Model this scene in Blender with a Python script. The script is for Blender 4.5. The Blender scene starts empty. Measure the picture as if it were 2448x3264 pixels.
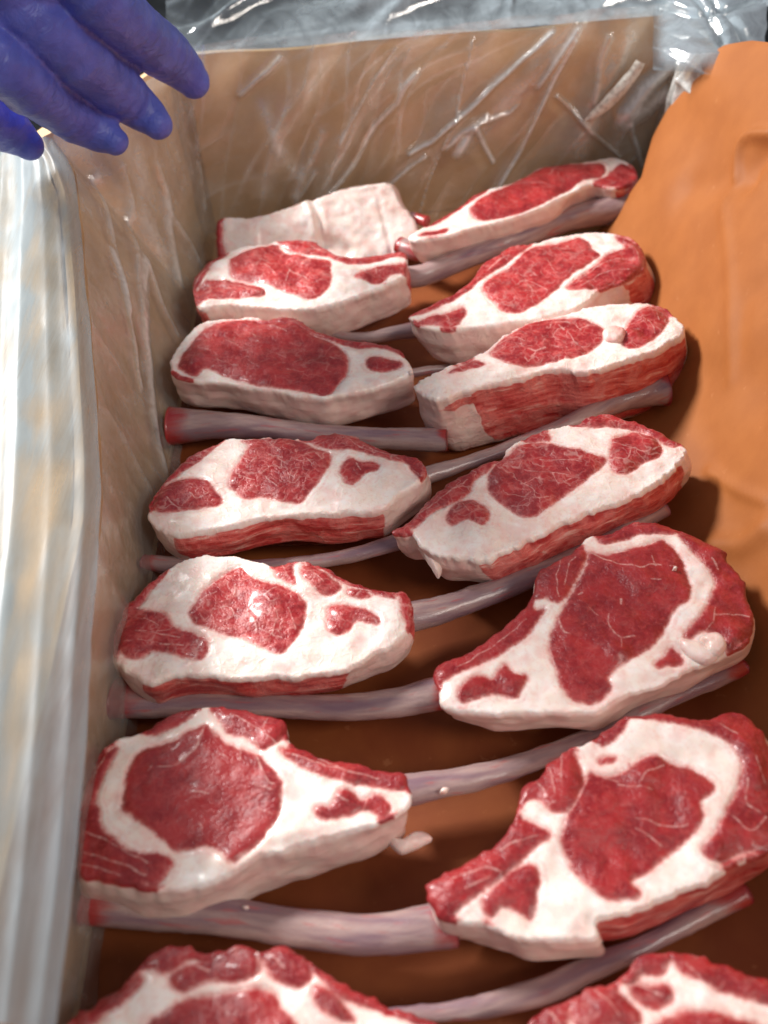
import bpy, math, random
import numpy as np
from mathutils import Vector, Matrix
from mathutils.geometry import delaunay_2d_cdt, tessellate_polygon

# All lengths below are in centimetres and scaled by S when a mesh is made.
S = 0.01
USE_SSS = True
scene = bpy.context.scene

# ---------------------------------------------------------------- camera
PITCH, ROLL, FPX, CAMH = 48.0, 2.7, 2950.0, 39.0
_p, _r = math.radians(PITCH), math.radians(ROLL)
_R = np.array([1, 0, 0.]); _U = np.array([0, math.sin(_p), math.cos(_p)]); FW = np.array([0, math.cos(_p), -math.sin(_p)])
RT = math.cos(_r)*_R - math.sin(_r)*_U
UP = math.sin(_r)*_R + math.cos(_r)*_U
CAM = np.array([0, 0, CAMH])
cam = bpy.data.cameras.new('camera'); camo = bpy.data.objects.new('camera', cam)
scene.collection.objects.link(camo); scene.camera = camo
camo.matrix_world = Matrix(((RT[0], UP[0], -FW[0], 0), (RT[1], UP[1], -FW[1], 0), (RT[2], UP[2], -FW[2], CAMH*S), (0, 0, 0, 1)))
cam.sensor_fit = 'VERTICAL'; cam.sensor_height = 24.0; cam.lens = FPX/3264*24.0
cam.clip_start = 0.01; cam.clip_end = 50
cam.dof.use_dof = True; cam.dof.focus_distance = 0.475
cam.dof.aperture_fstop = cam.lens/5.0            # aperture about 5 mm wide

# ---------------------------------------------------------------- light
world = bpy.data.worlds.new("World"); scene.world = world; world.use_nodes = True
wb = world.node_tree.nodes['Background']
wb.inputs[0].default_value = (0.86, 0.90, 1.0, 1); wb.inputs[1].default_value = 0.28

def area_light(name, loc, target, size, power, color):
    l = bpy.data.lights.new(name, 'AREA'); l.shape = 'DISK'; l.size = size; l.energy = power; l.color = color
    o = bpy.data.objects.new(name, l); scene.collection.objects.link(o)
    o.location = loc
    o.rotation_euler = (Vector(target)-Vector(loc)).to_track_quat('-Z', 'Y').to_euler()
    return o
area_light('window_light', (-0.88, 0.98, 0.93), (0.03, 0.42, 0.03), 0.34, 39.0, (1.0, 0.975, 0.945))
area_light('fill_light', (1.25, -0.55, 1.6), (0.0, 0.5, 0.05), 0.7, 17.0, (1.0, 0.91, 0.82))  # added warm fill, no such lamp in view; brightens back and left walls

scene.view_settings.view_transform = 'Standard'; scene.view_settings.look = 'None'
scene.view_settings.exposure = 0.0; scene.view_settings.gamma = 1.0
scene.render.engine = 'CYCLES'
try:
    scene.cycles.transparent_max_bounces = 10
    scene.cycles.max_bounces = 6; scene.cycles.diffuse_bounces = 3; scene.cycles.glossy_bounces = 3; scene.cycles.transmission_bounces = 4
except Exception:
    pass

# ---------------------------------------------------------------- geometry helpers
def ray(px, py):
    return FW*FPX + RT*(px-1224) - UP*(py-1632)
def unz(px, py, z):
    d = ray(px, py); return CAM + d*(z-CAMH)/d[2]
def unplane(px, py, O, n):
    d = ray(px, py); return CAM + d*(np.dot(O-CAM, n)/np.dot(d, n))
def depth_of(p):
    return float(np.dot(np.asarray(p)-CAM, FW))

CROPS = {'A': (0, 0, 1.659), 'B': (600, 0, 1.659), 'C': (1448, 0, 1.659), 'D': (500, 500, 1.8433), 'E': (1250, 450, 1.659),
         'F': (400, 1250, 1.659), 'G': (1250, 1250, 1.659), 'H': (1448, 1600, 1.659), 'I': (200, 2100, 1.3825),
         'J': (1250, 2200, 1.3848), 'K': (0, 1800, 1.511), 'M': (0, 800, 1.8433), 'P': (0, 0, 1.0)}
def px(crop, pts):
    ox, oy, s = CROPS[crop]
    return [(ox+p[0]/s, oy+p[1]/s)+tuple(p[2:]) for p in pts]

def _hash(ix, iy, iz, seed):
    h = (ix*374761393 + iy*668265263 + iz*2147483647 + seed*1274126177) & 0xffffffff
    h = ((h ^ (h >> 13))*1274126177) & 0xffffffff
    h = (h ^ (h >> 16)) & 0xffffffff
    return h.astype(np.float64)/0xffffffff*2-1
def vnoise(P, freq, seed=0):
    P = np.asarray(P, float)*freq + seed*17.31
    i = np.floor(P).astype(np.int64); f = P-i; f = f*f*(3-2*f)
    out = 0
    for dx in (0, 1):
        for dy in (0, 1):
            for dz in (0, 1):
                w = (f[:, 0] if dx else 1-f[:, 0])*(f[:, 1] if dy else 1-f[:, 1])*(f[:, 2] if dz else 1-f[:, 2])
                out = out + w*_hash(i[:, 0]+dx, i[:, 1]+dy, i[:, 2]+dz, seed)
    return out
def fbm(P, freq, seed=0, oct=3):
    a, t, o = 1.0, 0, 0
    for k in range(oct):
        o = o + a*vnoise(P, freq*2**k, seed+k*7); t += a; a *= 0.5
    return o/t
def sstep(a, b, x):
    t = np.clip((x-a)/(b-a), 0, 1); return t*t*(3-2*t)

def catmull(pts, closed=True, spacing=0.1):
    P = np.asarray(pts, float); n = len(P); out = []
    rng = range(n) if closed else range(n-1)
    for i in rng:
        if closed: p0, p1, p2, p3 = P[i-1], P[i], P[(i+1) % n], P[(i+2) % n]
        else: p0, p1, p2, p3 = P[max(i-1, 0)], P[i], P[i+1], P[min(i+2, n-1)]
        m = max(1, int(np.ceil(np.linalg.norm((p2-p1)[:2])/spacing)))
        for k in range(m):
            t = k/m
            out.append(0.5*((2*p1)+(-p0+p2)*t+(2*p0-5*p1+4*p2-p3)*t*t+(-p0+3*p1-3*p2+p3)*t**3))
    if not closed: out.append(P[-1])
    return np.array(out)
def seg_dist(Q, A, closed=True):
    """distance from points Q to polyline A, and nearest points"""
    B = np.roll(A, -1, 0) if closed else A[1:]
    A0 = A if closed else A[:-1]
    best = np.full(len(Q), 1e9); near = np.zeros((len(Q), 2))
    for s in range(0, len(Q), 2000):
        q = Q[s:s+2000, None, :]; d = (B-A0)[None]; L = (d**2).sum(2)+1e-12
        t = np.clip(((q-A0[None])*d).sum(2)/L, 0, 1)
        c = A0[None]+d*t[..., None]; dd = ((q-c)**2).sum(2); j = dd.argmin(1)
        best[s:s+2000] = np.sqrt(dd[np.arange(len(j)), j]); near[s:s+2000] = c[np.arange(len(j)), j]
    return best, near
def inside(Q, A):
    x, y = Q[:, 0], Q[:, 1]; r = np.zeros(len(Q), bool); n = len(A)
    for i in range(n):
        x1, y1 = A[i]; x2, y2 = A[(i+1) % n]
        if y1 == y2: continue
        c = ((y1 > y) != (y2 > y)) & (x < (x2-x1)*(y-y1)/(y2-y1)+x1)
        r ^= c
    return r
def sdist(Q, L, cut=0.9):
    """signed distance (positive inside), only worked out near the loop's bounding box"""
    r = np.full(len(Q), -9.0); lo, hi = L.min(0)-cut, L.max(0)+cut
    m = np.where((Q[:, 0] > lo[0]) & (Q[:, 0] < hi[0]) & (Q[:, 1] > lo[1]) & (Q[:, 1] < hi[1]))[0]
    if len(m):
        d, _ = seg_dist(Q[m], L); r[m] = np.where(inside(Q[m], L), d, -d)
    return r
def area2(A):
    return 0.5*np.sum(A[:, 0]*np.roll(A[:, 1], -1)-np.roll(A[:, 0], -1)*A[:, 1])

# ---------------------------------------------------------------- objects
def thing(name, label, cat, loc=(0, 0, 0), group=None):
    o = bpy.data.objects.new(name, None); scene.collection.objects.link(o)
    o.location = tuple(float(c)*S for c in loc); o.empty_display_size = 0.02
    o['label'] = label; o['category'] = cat
    if group: o['group'] = group
    return o
def mesh_obj(name, V, Fc, mat, parent=None, attrs=None, normals=None, smooth=True, uv=None, label=None):
    """V in cm, world space; stored relative to the parent's location"""
    V = np.asarray(V, float)*S
    if parent is not None: V = V-np.array(parent.location)
    me = bpy.data.meshes.new(name); me.from_pydata(V.tolist(), [], [list(map(int, f)) for f in Fc])
    me.materials.append(mat)
    if attrs:
        for k, a in attrs.items():
            at = me.attributes.new(k, 'FLOAT', 'POINT'); at.data.foreach_set('value', np.asarray(a, np.float32))
    if uv is not None:
        l = me.uv_layers.new(name='UVMap'); idx = np.zeros(len(me.loops), np.int32); me.loops.foreach_get('vertex_index', idx)
        l.data.foreach_set('uv', np.asarray(uv, np.float32)[idx].ravel())
    if smooth: me.polygons.foreach_set('use_smooth', [True]*len(me.polygons))
    me.update()
    if normals is not None: me.normals_split_custom_set_from_vertices(np.asarray(normals).tolist())
    o = bpy.data.objects.new(name, me); scene.collection.objects.link(o)
    if parent is not None: o.parent = parent
    if label: o['label'] = label
    return o
def vert_normals(V, T):
    T = np.asarray(T); a, b, c = V[T[:, 0]], V[T[:, 1]], V[T[:, 2]]
    n = np.cross(b-a, c-a); N = np.zeros_like(V)
    for k in range(3): np.add.at(N, T[:, k], n)
    return N/(np.linalg.norm(N, axis=1, keepdims=True)+1e-12)
def grid_faces(nu, nv, off=0, wrap=False):
    F = []
    for i in range(nu-1):
        for j in range(nv if wrap else nv-1):
            j2 = (j+1) % nv
            F.append((off+i*nv+j, off+(i+1)*nv+j, off+(i+1)*nv+j2, off+i*nv+j2))
    return F

# ---------------------------------------------------------------- materials
class NT:
    def __init__(s, name):
        s.m = bpy.data.materials.new(name); s.m.use_nodes = True; s.t = s.m.node_tree
        s.b = s.t.nodes['Principled BSDF']; s.out = s.t.nodes['Material Output']
    def n(s, typ, **kw):
        x = s.t.nodes.new(typ)
        for k, v in kw.items():
            if k.startswith('i_'): x.inputs[k[2:].replace('_', ' ')].default_value = v
            else: setattr(x, k, v)
        return x
    def l(s, a, b): s.t.links.new(a, b)
    def attr(s, name): return s.n('ShaderNodeAttribute', attribute_name=name).outputs['Fac']
    def pos(s, scale=100.0, sc3=None):
        g = s.n('ShaderNodeNewGeometry'); m = s.n('ShaderNodeVectorMath', operation='MULTIPLY')
        m.inputs[1].default_value = sc3 or (scale, scale, scale); s.l(g.outputs['Position'], m.inputs[0]); return m.outputs[0]
    def noise(s, v, scale, detail=3, rough=0.55, dist=0.0, col=False):
        x = s.n('ShaderNodeTexNoise'); x.inputs['Scale'].default_value = scale; x.inputs['Detail'].default_value = detail
        x.inputs['Roughness'].default_value = rough; x.inputs['Distortion'].default_value = dist
        if v is not None: s.l(v, x.inputs['Vector'])
        return x.outputs['Color' if col else 'Fac']
    def math(s, op, a, b=None, c=None, clamp=False):
        x = s.n('ShaderNodeMath', operation=op); x.use_clamp = clamp
        for i, v in enumerate((a, b, c)):
            if v is None: continue
            if isinstance(v, (int, float)): x.inputs[i].default_value = v
            else: s.l(v, x.inputs[i])
        return x.outputs[0]
    def ramp(s, v, a, b, lo=0.0, hi=1.0, smooth=True):
        x = s.n('ShaderNodeMapRange'); x.interpolation_type = 'SMOOTHSTEP' if smooth else 'LINEAR'; x.clamp = True if not smooth else x.clamp
        x.inputs['From Min'].default_value = a; x.inputs['From Max'].default_value = b
        x.inputs['To Min'].default_value = lo; x.inputs['To Max'].default_value = hi; s.l(v, x.inputs['Value']); return x.outputs['Result']
    def mix(s, f, a, b, blend='MIX'):
        x = s.n('ShaderNodeMix', data_type='RGBA', blend_type=blend)
        for sock, v in ((x.inputs[0], f), (x.inputs[6], a), (x.inputs[7], b)):
            if isinstance(v, (int, float)): sock.default_value = v
            elif isinstance(v, tuple): sock.default_value = v+(1,) if len(v) == 3 else v
            else: s.l(v, sock)
        return x.outputs[2]
    def bump(s, h, strength, dist):
        x = s.n('ShaderNodeBump'); x.inputs['Strength'].default_value = strength; x.inputs['Distance'].default_value = dist
        s.l(h, x.inputs['Height']); return x

def flesh_material():
    t = NT('lamb_flesh'); P = t.pos(100)
    sd = t.attr('lean'); vd = t.attr('seam'); side = t.attr('side'); marb = t.attr('marble'); tone = t.attr('tone')
    def sep(c):
        x = t.n('ShaderNodeSeparateColor'); t.l(c, x.inputs[0]); return x.outputs[0], x.outputs[1], x.outputs[2]
    wc = t.noise(P, 0.95, 2, 0.6, col=True); big, ma, mb = sep(wc)
    fc = t.noise(P, 5.0, 3, 0.62, col=True); fa, fb_, fd = sep(fc)
    w = t.n('ShaderNodeVectorMath', operation='MULTIPLY_ADD'); t.l(wc, w.inputs[0]); w.inputs[1].default_value = (1.3, 1.3, 1.3); t.l(P, w.inputs[2])
    w2 = t.n('ShaderNodeVectorMath', operation='MULTIPLY_ADD'); t.l(fc, w2.inputs[0]); w2.inputs[1].default_value = (0.16, 0.16, 0.16); t.l(w.outputs[0], w2.inputs[2])
    P2 = w2.outputs[0]
    def ridge(scale, width, detail=1):
        n = t.noise(P2, scale, detail, 0.5); return t.ramp(t.math('ABSOLUTE', t.math('SUBTRACT', n, 0.5)), 0.0, width, 1.0, 0.0)
    r1 = t.math('MULTIPLY', ridge(0.75, 0.030), t.ramp(ma, 0.42, 0.56))
    r2 = t.math('MULTIPLY', ridge(1.5, 0.045), t.ramp(mb, 0.42, 0.60))
    veins = t.math('MAXIMUM', t.math('MULTIPLY', r1, 0.55), t.math('MULTIPLY', r2, 0.34))
    veins = t.math('MULTIPLY', t.math('MULTIPLY', veins, t.math('MULTIPLY', marb, 0.8), clamp=True), t.math('SUBTRACT', 1.0, t.math('MULTIPLY', side, 0.7)))
    vo = t.n('ShaderNodeTexVoronoi', feature='DISTANCE_TO_EDGE'); vo.inputs['Scale'].default_value = 1.8; t.l(P2, vo.inputs['Vector'])
    scl = t.math('MULTIPLY', t.ramp(vo.outputs['Distance'], 0.0, 0.20, 1.0, 0.0), t.ramp(big, 0.38, 0.58))
    scl = t.math('MULTIPLY', scl, t.ramp(marb, 0.25, 1.0, 0.04, 0.36))
    grain = t.noise(P, 22.0, 2, 0.6)
    # lean
    meat = t.mix(t.ramp(big, 0.32, 0.68), (0.265, 0.0060, 0.0120), (0.43, 0.018, 0.022))
    meat = t.mix(t.math('MULTIPLY', t.ramp(fa, 0.45, 0.75), 0.7), meat, (0.50, 0.050, 0.045))
    meat = t.mix(t.math('MULTIPLY', t.ramp(mb, 0.55, 0.70), 0.35), meat, (0.30, 0.020, 0.030))
    meat = t.mix(scl, meat, (0.66, 0.21, 0.19))
    meat = t.mix(t.math('MULTIPLY', t.ramp(grain, 0.52, 0.74), 0.18), meat, (0.62, 0.16, 0.14))
    fib = t.noise(t.pos(sc3=(50, 70, 300)), 1.0, 4, 0.6, 0.6)
    smeat = t.mix(t.ramp(fib, 0.35, 0.62), (0.48, 0.035, 0.034), (0.70, 0.15, 0.125))
    smeat = t.mix(t.math('MULTIPLY', t.ramp(fib, 0.57, 0.70), 0.75), smeat, (0.86, 0.55, 0.47))
    smeat = t.mix(t.math('MULTIPLY', t.ramp(ma, 0.48, 0.62), 0.40), smeat, (0.76, 0.28, 0.24))
    meat = t.mix(side, meat, smeat)
    hs = t.n('ShaderNodeHueSaturation'); t.l(meat, hs.inputs['Color']); t.l(tone, hs.inputs['Value']); meat = hs.outputs[0]
    # fat
    fcol = t.mix(t.ramp(big, 0.3, 0.7), (0.92, 0.84, 0.80), (0.88, 0.74, 0.66))
    fcol = t.mix(t.math('MULTIPLY', t.ramp(ma, 0.46, 0.68), 0.60), fcol, (0.84, 0.56, 0.51))
    fcol = t.mix(t.math('MULTIPLY', t.ramp(fb_, 0.54, 0.74), 0.42), fcol, (0.80, 0.46, 0.40))
    fcol = t.mix(t.math('MULTIPLY', t.math('MULTIPLY', r2, 0.6), 0.30), fcol, (0.74, 0.40, 0.35))
    sidec = t.mix(t.ramp(mb, 0.35, 0.65), (0.78, 0.575, 0.50), (0.74, 0.46, 0.41))  # pink-beige side fat, with some of its shading put into the colour
    sidec = t.mix(t.math('MULTIPLY', t.ramp(fib, 0.54, 0.72), 0.40), sidec, (0.70, 0.33, 0.29))
    fcol = t.mix(t.math('MULTIPLY', side, 0.85), fcol, sidec)
    # where lean meets fat: a ragged, softly graded border with strands of each running into the other
    e = t.math('ADD', sd, t.math('MULTIPLY', t.math('SUBTRACT', fd, 0.5), 0.22))
    e = t.math('ADD', e, t.math('MULTIPLY', t.math('SUBTRACT', grain, 0.5), 0.10))
    lean0 = t.ramp(e, -0.075, 0.080)
    pinkw = t.math('MULTIPLY', t.ramp(e, -0.02, 0.16, 1.0, 0.0), t.ramp(e, -0.20, -0.02))
    sv = t.math('ADD', vd, t.math('MULTIPLY', t.math('SUBTRACT', fa, 0.5), 0.10))
    seam = t.math('MULTIPLY', t.ramp(sv, -0.03, 0.05, 1.0, 0.0), t.ramp(fb_, 0.30, 0.62, 0.12, 0.58))
    f3 = t.math('MAXIMUM', t.math('SUBTRACT', 1.0, lean0), t.math('MAXIMUM', t.math('MULTIPLY', veins, 0.8), seam))
    vfat = t.mix(lean0, fcol, (0.80, 0.50, 0.45)); col = t.mix(f3, meat, vfat)
    col = t.mix(t.math('MULTIPLY', pinkw, 0.50), col, (0.74, 0.25, 0.22))
    t.l(col, t.b.inputs['Base Color'])
    t.l(t.ramp(fa, 0.2, 0.8, 0.26, 0.50), t.b.inputs['Roughness'])
    t.b.inputs['Specular IOR Level'].default_value = 0.5
    t.b.inputs['Coat Weight'].default_value = 0.26; t.b.inputs['Coat Roughness'].default_value = 0.17
    if USE_SSS:
        t.b.inputs['Subsurface Weight'].default_value = 0.30
        t.b.inputs['Subsurface Radius'].default_value = (1.0, 0.32, 0.22); t.b.inputs['Subsurface Scale'].default_value = 0.0022
    lean = t.math('SUBTRACT', 1.2, f3)
    h = t.math('MULTIPLY', t.math('ADD', t.math('MULTIPLY', fa, 1.2), t.math('MULTIPLY', grain, 0.14)), lean)
    h = t.math('ADD', h, t.math('MULTIPLY', scl, 0.9)); h = t.math('ADD', h, t.math('MULTIPLY', t.math('MULTIPLY', fib, side), 1.0))
    h = t.math('ADD', h, t.math('MULTIPLY', f3, 0.45)); h = t.math('ADD', h, t.math('MULTIPLY', mb, 0.8))
    b = t.bump(h, 0.55, 0.0009); t.l(b.outputs[0], t.b.inputs['Normal'])
    return t.m

def bone_material():
    t = NT('rib_bone_membrane'); uv = t.n('ShaderNodeUVMap').outputs[0]; P = t.pos(100)
    m = t.n('ShaderNodeMapping'); t.l(uv, m.inputs[0]); m.inputs['Scale'].default_value = (0.30, 0.95, 1)
    st = t.noise(m.outputs[0], 2.2, 5, 0.6, 0.3)
    big = t.noise(m.outputs[0], 0.9, 3)
    red = t.attr('red')
    c = t.mix(t.ramp(st, 0.32, 0.66), (0.29, 0.185, 0.19), (0.43, 0.30, 0.275))
    c = t.mix(t.math('MULTIPLY', t.ramp(big, 0.45, 0.62), 0.65), c, (0.165, 0.085, 0.13))
    c = t.mix(t.math('MULTIPLY', t.ramp(t.noise(m.outputs[0], 3.4, 4), 0.57, 0.70), 0.65), c, (0.44, 0.09, 0.09))
    rf = t.math('ADD', red, t.math('MULTIPLY', t.math('SUBTRACT', st, 0.5), 0.7))
    c = t.mix(t.ramp(rf, 0.35, 0.85), c, (0.34, 0.030, 0.030))
    t.l(c, t.b.inputs['Base Color'])
    t.b.inputs['Roughness'].default_value = 0.30; t.b.inputs['Coat Weight'].default_value = 0.25; t.b.inputs['Coat Roughness'].default_value = 0.12; t.b.inputs['Subsurface Weight'].default_value = 0.2
    t.b.inputs['Subsurface Radius'].default_value = (1, .4, .3); t.b.inputs['Subsurface Scale'].default_value = 0.002
    h = t.math('ADD', st, t.math('MULTIPLY', t.noise(P, 8, 3), 0.5))
    t.l(t.bump(h, 0.5, 0.0008).outputs[0], t.b.inputs['Normal'])
    return t.m

def paper_material():
    t = NT('peach_butcher_paper'); P = t.pos(100)
    n = t.noise(P, 0.35, 4, 0.6); f = t.noise(P, 30, 3, 0.6)
    c = t.mix(t.ramp(n, 0.3, 0.7), (0.33, 0.104, 0.024), (0.375, 0.124, 0.030))
    c = t.mix(t.math('MULTIPLY', t.ramp(f, 0.4, 0.7), 0.15), c, (0.46, 0.185, 0.065))
    # meat juice and shade among the chops, both put into the sheet's colour
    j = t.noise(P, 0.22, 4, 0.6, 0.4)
    c = t.mix(t.math('MULTIPLY', t.ramp(j, 0.30, 0.65, 0.72, 1.0), t.attr('juice_shade')), c, (0.19, 0.042, 0.010))
    c = t.mix(t.math('MULTIPLY', t.ramp(t.noise(P, 1.6, 4), 0.66, 0.74), 0.15), c, (0.62, 0.30, 0.14))
    t.l(c, t.b.inputs['Base Color']); t.b.inputs['Roughness'].default_value = 0.62
    t.b.inputs['Specular IOR Level'].default_value = 0.3
    t.l(t.bump(t.math('ADD', f, t.math('MULTIPLY', t.noise(P, 3, 4), 0.8)), 0.2, 0.0005).outputs[0], t.b.inputs['Normal'])
    return t.m

def card_material():
    t = NT('corrugated_cardboard'); P = t.pos(100)
    n = t.noise(P, 0.3, 4, 0.6)
    c = t.mix(t.ramp(n, 0.3, 0.7), (0.64, 0.415, 0.225), (0.72, 0.49, 0.285))
    g = t.noise(t.pos(sc3=(300, 300, 2500)), 1.0, 3)
    c = t.mix(t.math('MULTIPLY', t.ramp(g, 0.4, 0.7), 0.2), c, (0.44, 0.27, 0.14))
    t.l(c, t.b.inputs['Base Color']); t.b.inputs['Roughness'].default_value = 0.85; t.b.inputs['Specular IOR Level'].default_value = 0.2
    t.l(t.bump(g, 0.2, 0.0004).outputs[0], t.b.inputs['Normal'])
    return t.m

def film_material(name='clear_plastic_film', bs=0.5, fine_w=0.25, trans=0.42, gl=0.28, P3=None, rw=0.9, gd=0.22, gr=0.09, bc=(0.66, 0.79, 0.87, 1), pr=0.28):
    t = NT(name); P = t.pos(sc3=P3) if P3 else t.pos(100); gl_w = gl
    d = t.attr('dens')
    wr = t.noise(P, 1.2, 5, 0.62, 0.8); fine = t.noise(P, 5, 4, 0.6, 0.5)
    t.b.inputs['Base Color'].default_value = bc; t.b.inputs['Roughness'].default_value = pr; t.b.inputs['Specular IOR Level'].default_value = 0.5 if pr < 0.5 else 0.1
    t.b.inputs['Transmission Weight'].default_value = 0.0
    bp = t.bump(t.math('ADD', wr, t.math('MULTIPLY', fine, fine_w)), bs, 0.0025)
    t.l(bp.outputs[0], t.b.inputs['Normal'])
    tr = t.n('ShaderNodeBsdfTransparent'); tr.inputs[0].default_value = (0.97, 0.98, 0.98, 1)
    tl = t.n('ShaderNodeBsdfTranslucent'); tl.inputs[0].default_value = (0.74, 0.85, 0.90, 1) if pr < 0.5 else (0.44, 0.54, 0.60, 1)
    gl = t.n('ShaderNodeBsdfGlossy'); gl.inputs['Roughness'].default_value = gr; t.l(bp.outputs[0], gl.inputs['Normal'])
    m0 = t.n('ShaderNodeMixShader'); m0.inputs[0].default_value = trans; t.l(t.b.outputs[0], m0.inputs[1]); t.l(tl.outputs[0], m0.inputs[2])
    m1 = t.n('ShaderNodeMixShader'); rg = t.ramp(t.math('ABSOLUTE', t.math('SUBTRACT', t.noise(P, 0.55, 3, 0.5, 0.6), 0.5)), 0.0, 0.03, 1.0, 0.0); dd = t.math('MULTIPLY', d, t.math('ADD', t.ramp(wr, 0.25, 0.75, 0.65, 1.35), t.math('MULTIPLY', rg, rw)), clamp=True)
    t.l(dd, m1.inputs[0]); t.l(tr.outputs[0], m1.inputs[1]); t.l(m0.outputs[0], m1.inputs[2])
    lw = t.n('ShaderNodeLayerWeight'); lw.inputs[0].default_value = 0.35; t.l(bp.outputs[0], lw.inputs['Normal'])
    m2 = t.n('ShaderNodeMixShader'); t.l(t.math('ADD', t.math('MULTIPLY', d, gd), t.math('ADD', 0.04, t.math('MULTIPLY', lw.outputs['Fresnel'], gl_w)), clamp=True), m2.inputs[0])
    t.l(m1.outputs[0], m2.inputs[1]); t.l(gl.outputs[0], m2.inputs[2]); t.l(m2.outputs[0], t.out.inputs['Surface'])
    return t.m

def glove_material():
    t = NT('blue_nitrile'); P = t.pos(100)
    n = t.noise(P, 0.8, 3)
    c = t.mix(t.ramp(n, 0.3, 0.7), (0.078, 0.100, 0.44), (0.110, 0.140, 0.55))
    t.l(c, t.b.inputs['Base Color']); t.b.inputs['Roughness'].default_value = 0.42
    t.b.inputs['Subsurface Weight'].default_value = 0.1; t.b.inputs['Subsurface Scale'].default_value = 0.002
    m = t.n('ShaderNodeMapping'); t.l(P, m.inputs[0]); m.inputs['Scale'].default_value = (1.0, 0.5, 1.0)
    h = t.math('ADD', t.noise(m.outputs[0], 1.2, 4, 0.6, 1.2), t.math('MULTIPLY', t.noise(P, 14, 2), 0.02))
    t.l(t.bump(h, 0.30, 0.005).outputs[0], t.b.inputs['Normal'])
    return t.m

def dark_material():
    t = NT('dark_table'); P = t.pos(100); n = t.noise(P, 0.1, 4)
    t.l(t.mix(t.ramp(n, 0.4, 0.7), (0.004, 0.005, 0.006), (0.010, 0.012, 0.014)), t.b.inputs['Base Color'])
    t.b.inputs['Roughness'].default_value = 0.9; t.b.inputs['Specular IOR Level'].default_value = 0.1
    return t.m

def strip_material():
    t = NT('crinkled_seam'); P = t.pos(100); n = t.noise(P, 3.5, 4)
    c = t.mix(t.ramp(n, 0.5, 0.62), (0.80, 0.77, 0.68), (0.56, 0.53, 0.46))
    t.l(c, t.b.inputs['Base Color']); t.b.inputs['Roughness'].default_value = 0.45
    t.l(t.bump(t.noise(P, 3, 4), 0.6, 0.002).outputs[0], t.b.inputs['Normal'])
    return t.m

M_flesh, M_bone, M_paper, M_card, M_film, M_glove, M_dark, M_strip = (flesh_material(), bone_material(), paper_material(),
    card_material(), film_material(gl=0.40, bs=0.25, fine_w=0.08, rw=0.0, trans=0.25, bc=(0.88, 0.90, 0.88, 1)), glove_material(), dark_material(), strip_material())

M_milky = film_material('milky_plastic_film', 0.12, 0.02, 0.55, 0.03, (90, 8, 90), 0.0, 0.0, 0.4, (0.50, 0.60, 0.66, 1), 0.65); M_over = film_material('loose_plastic_film', 0.20, 0.04, 0.4, 0.34, (60, 60, 60), 0.0)

# ---------------------------------------------------------------- the setting
tb = mesh_obj('table_top', [(-300, -200, -0.8), (300, -200, -0.8), (300, 500, -0.8), (-300, 500, -0.8)], [(0, 1, 2, 3)], M_dark, smooth=False)
tb['kind'] = 'structure'

# box: outer cardboard tray
box = thing('cardboard_box', 'open brown cardboard carton holding the lamb chops, lined with clear plastic', 'box', (4, 38, -0.4))
XL, XR, YB = -12.9, 22.2, 66.0
def panel(name, prof, thick, parent):
    """prof: grid rows of points (nu x nv x 3); gives it thickness along its normal"""
    G = np.asarray(prof, float); nu, nv = G.shape[:2]
    du = np.gradient(G, axis=0); dv = np.gradient(G, axis=1); N = np.cross(du, dv); N /= np.linalg.norm(N, axis=2, keepdims=True)
    V = np.concatenate([G.reshape(-1, 3), (G-N*thick).reshape(-1, 3)]); n = nu*nv
    F = grid_faces(nu, nv) + [tuple(reversed([i+n for i in f])) for f in grid_faces(nu, nv)]
    def e(a, b): F.append((a, b, b+n, a+n))
    for i in range(nu-1): e(i*nv, (i+1)*nv); e((i+1)*nv+nv-1, i*nv+nv-1)
    for j in range(nv-1): e(j+1, j); e((nu-1)*nv+j, (nu-1)*nv+j+1)
    return mesh_obj(name, V, F, M_card, parent, smooth=False)
def wavy(G, amp, seed):
    G = np.asarray(G, float); s = G.shape; P = G.reshape(-1, 3)
    return (P + np.stack([fbm(P, 0.12, seed)*amp, fbm(P, 0.12, seed+3)*amp, fbm(P, 0.15, seed+5)*amp*0.5], 1)).reshape(s)
# back wall runs slightly away to the right; left wall sinks and flares towards the camera
def backy(x): return YB + (x-XL)*0.095
def lefttop(y): return 9.4 + 3.8*float(sstep(38, 60, np.array(y)))
G = [[(x, backy(x)+z*0.02, z) for z in np.linspace(0, 13.2+0.15*math.sin(x*0.4), 8)] for x in np.linspace(XL-0.5, XR+1.0, 24)]
panel('back_wall', wavy(G, 0.25, 3), -0.45, box)
redge = px('P', [(150, 440), (214, 540), (240, 700), (266, 1017), (284, 1288), (296, 1559), (282, 1830), (258, 2100), (238, 2400), (208, 2700), (180, 2950), (130, 3300)])
rz = [13.2, 12.4, 11.4, 10.4, 9.8, 9.6, 9.6, 9.5, 9.5, 9.4, 9.3, 9.2]
RW = catmull(np.array([unz(p[0], p[1], z) for p, z in zip(redge, rz)]), False, 0.5)
RWo = RW[np.argsort(RW[:, 1])]
def rim_pt(y):
    if y > RWo[-1, 1]:
        q = (y-RWo[-1, 1])/(YB-RWo[-1, 1]); a = RWo[-1]; return a[0]-0.5+(XL-0.1-a[0]+0.5)*q**0.8, a[2]+(13.2-a[2])*q
    return float(np.interp(y, RWo[:, 1], RWo[:, 0]))-0.5, float(np.interp(y, RWo[:, 1], RWo[:, 2]))-0.4
def left_wall_pt(y, f):
    xt, zt = rim_pt(y); return (XL+(min(xt, XL-0.1)-XL)*f, y, zt*f)
G = [[left_wall_pt(y, f) for f in np.linspace(0, 1, 8)] for y in np.linspace(-6, YB+0.1, 40)]
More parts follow.
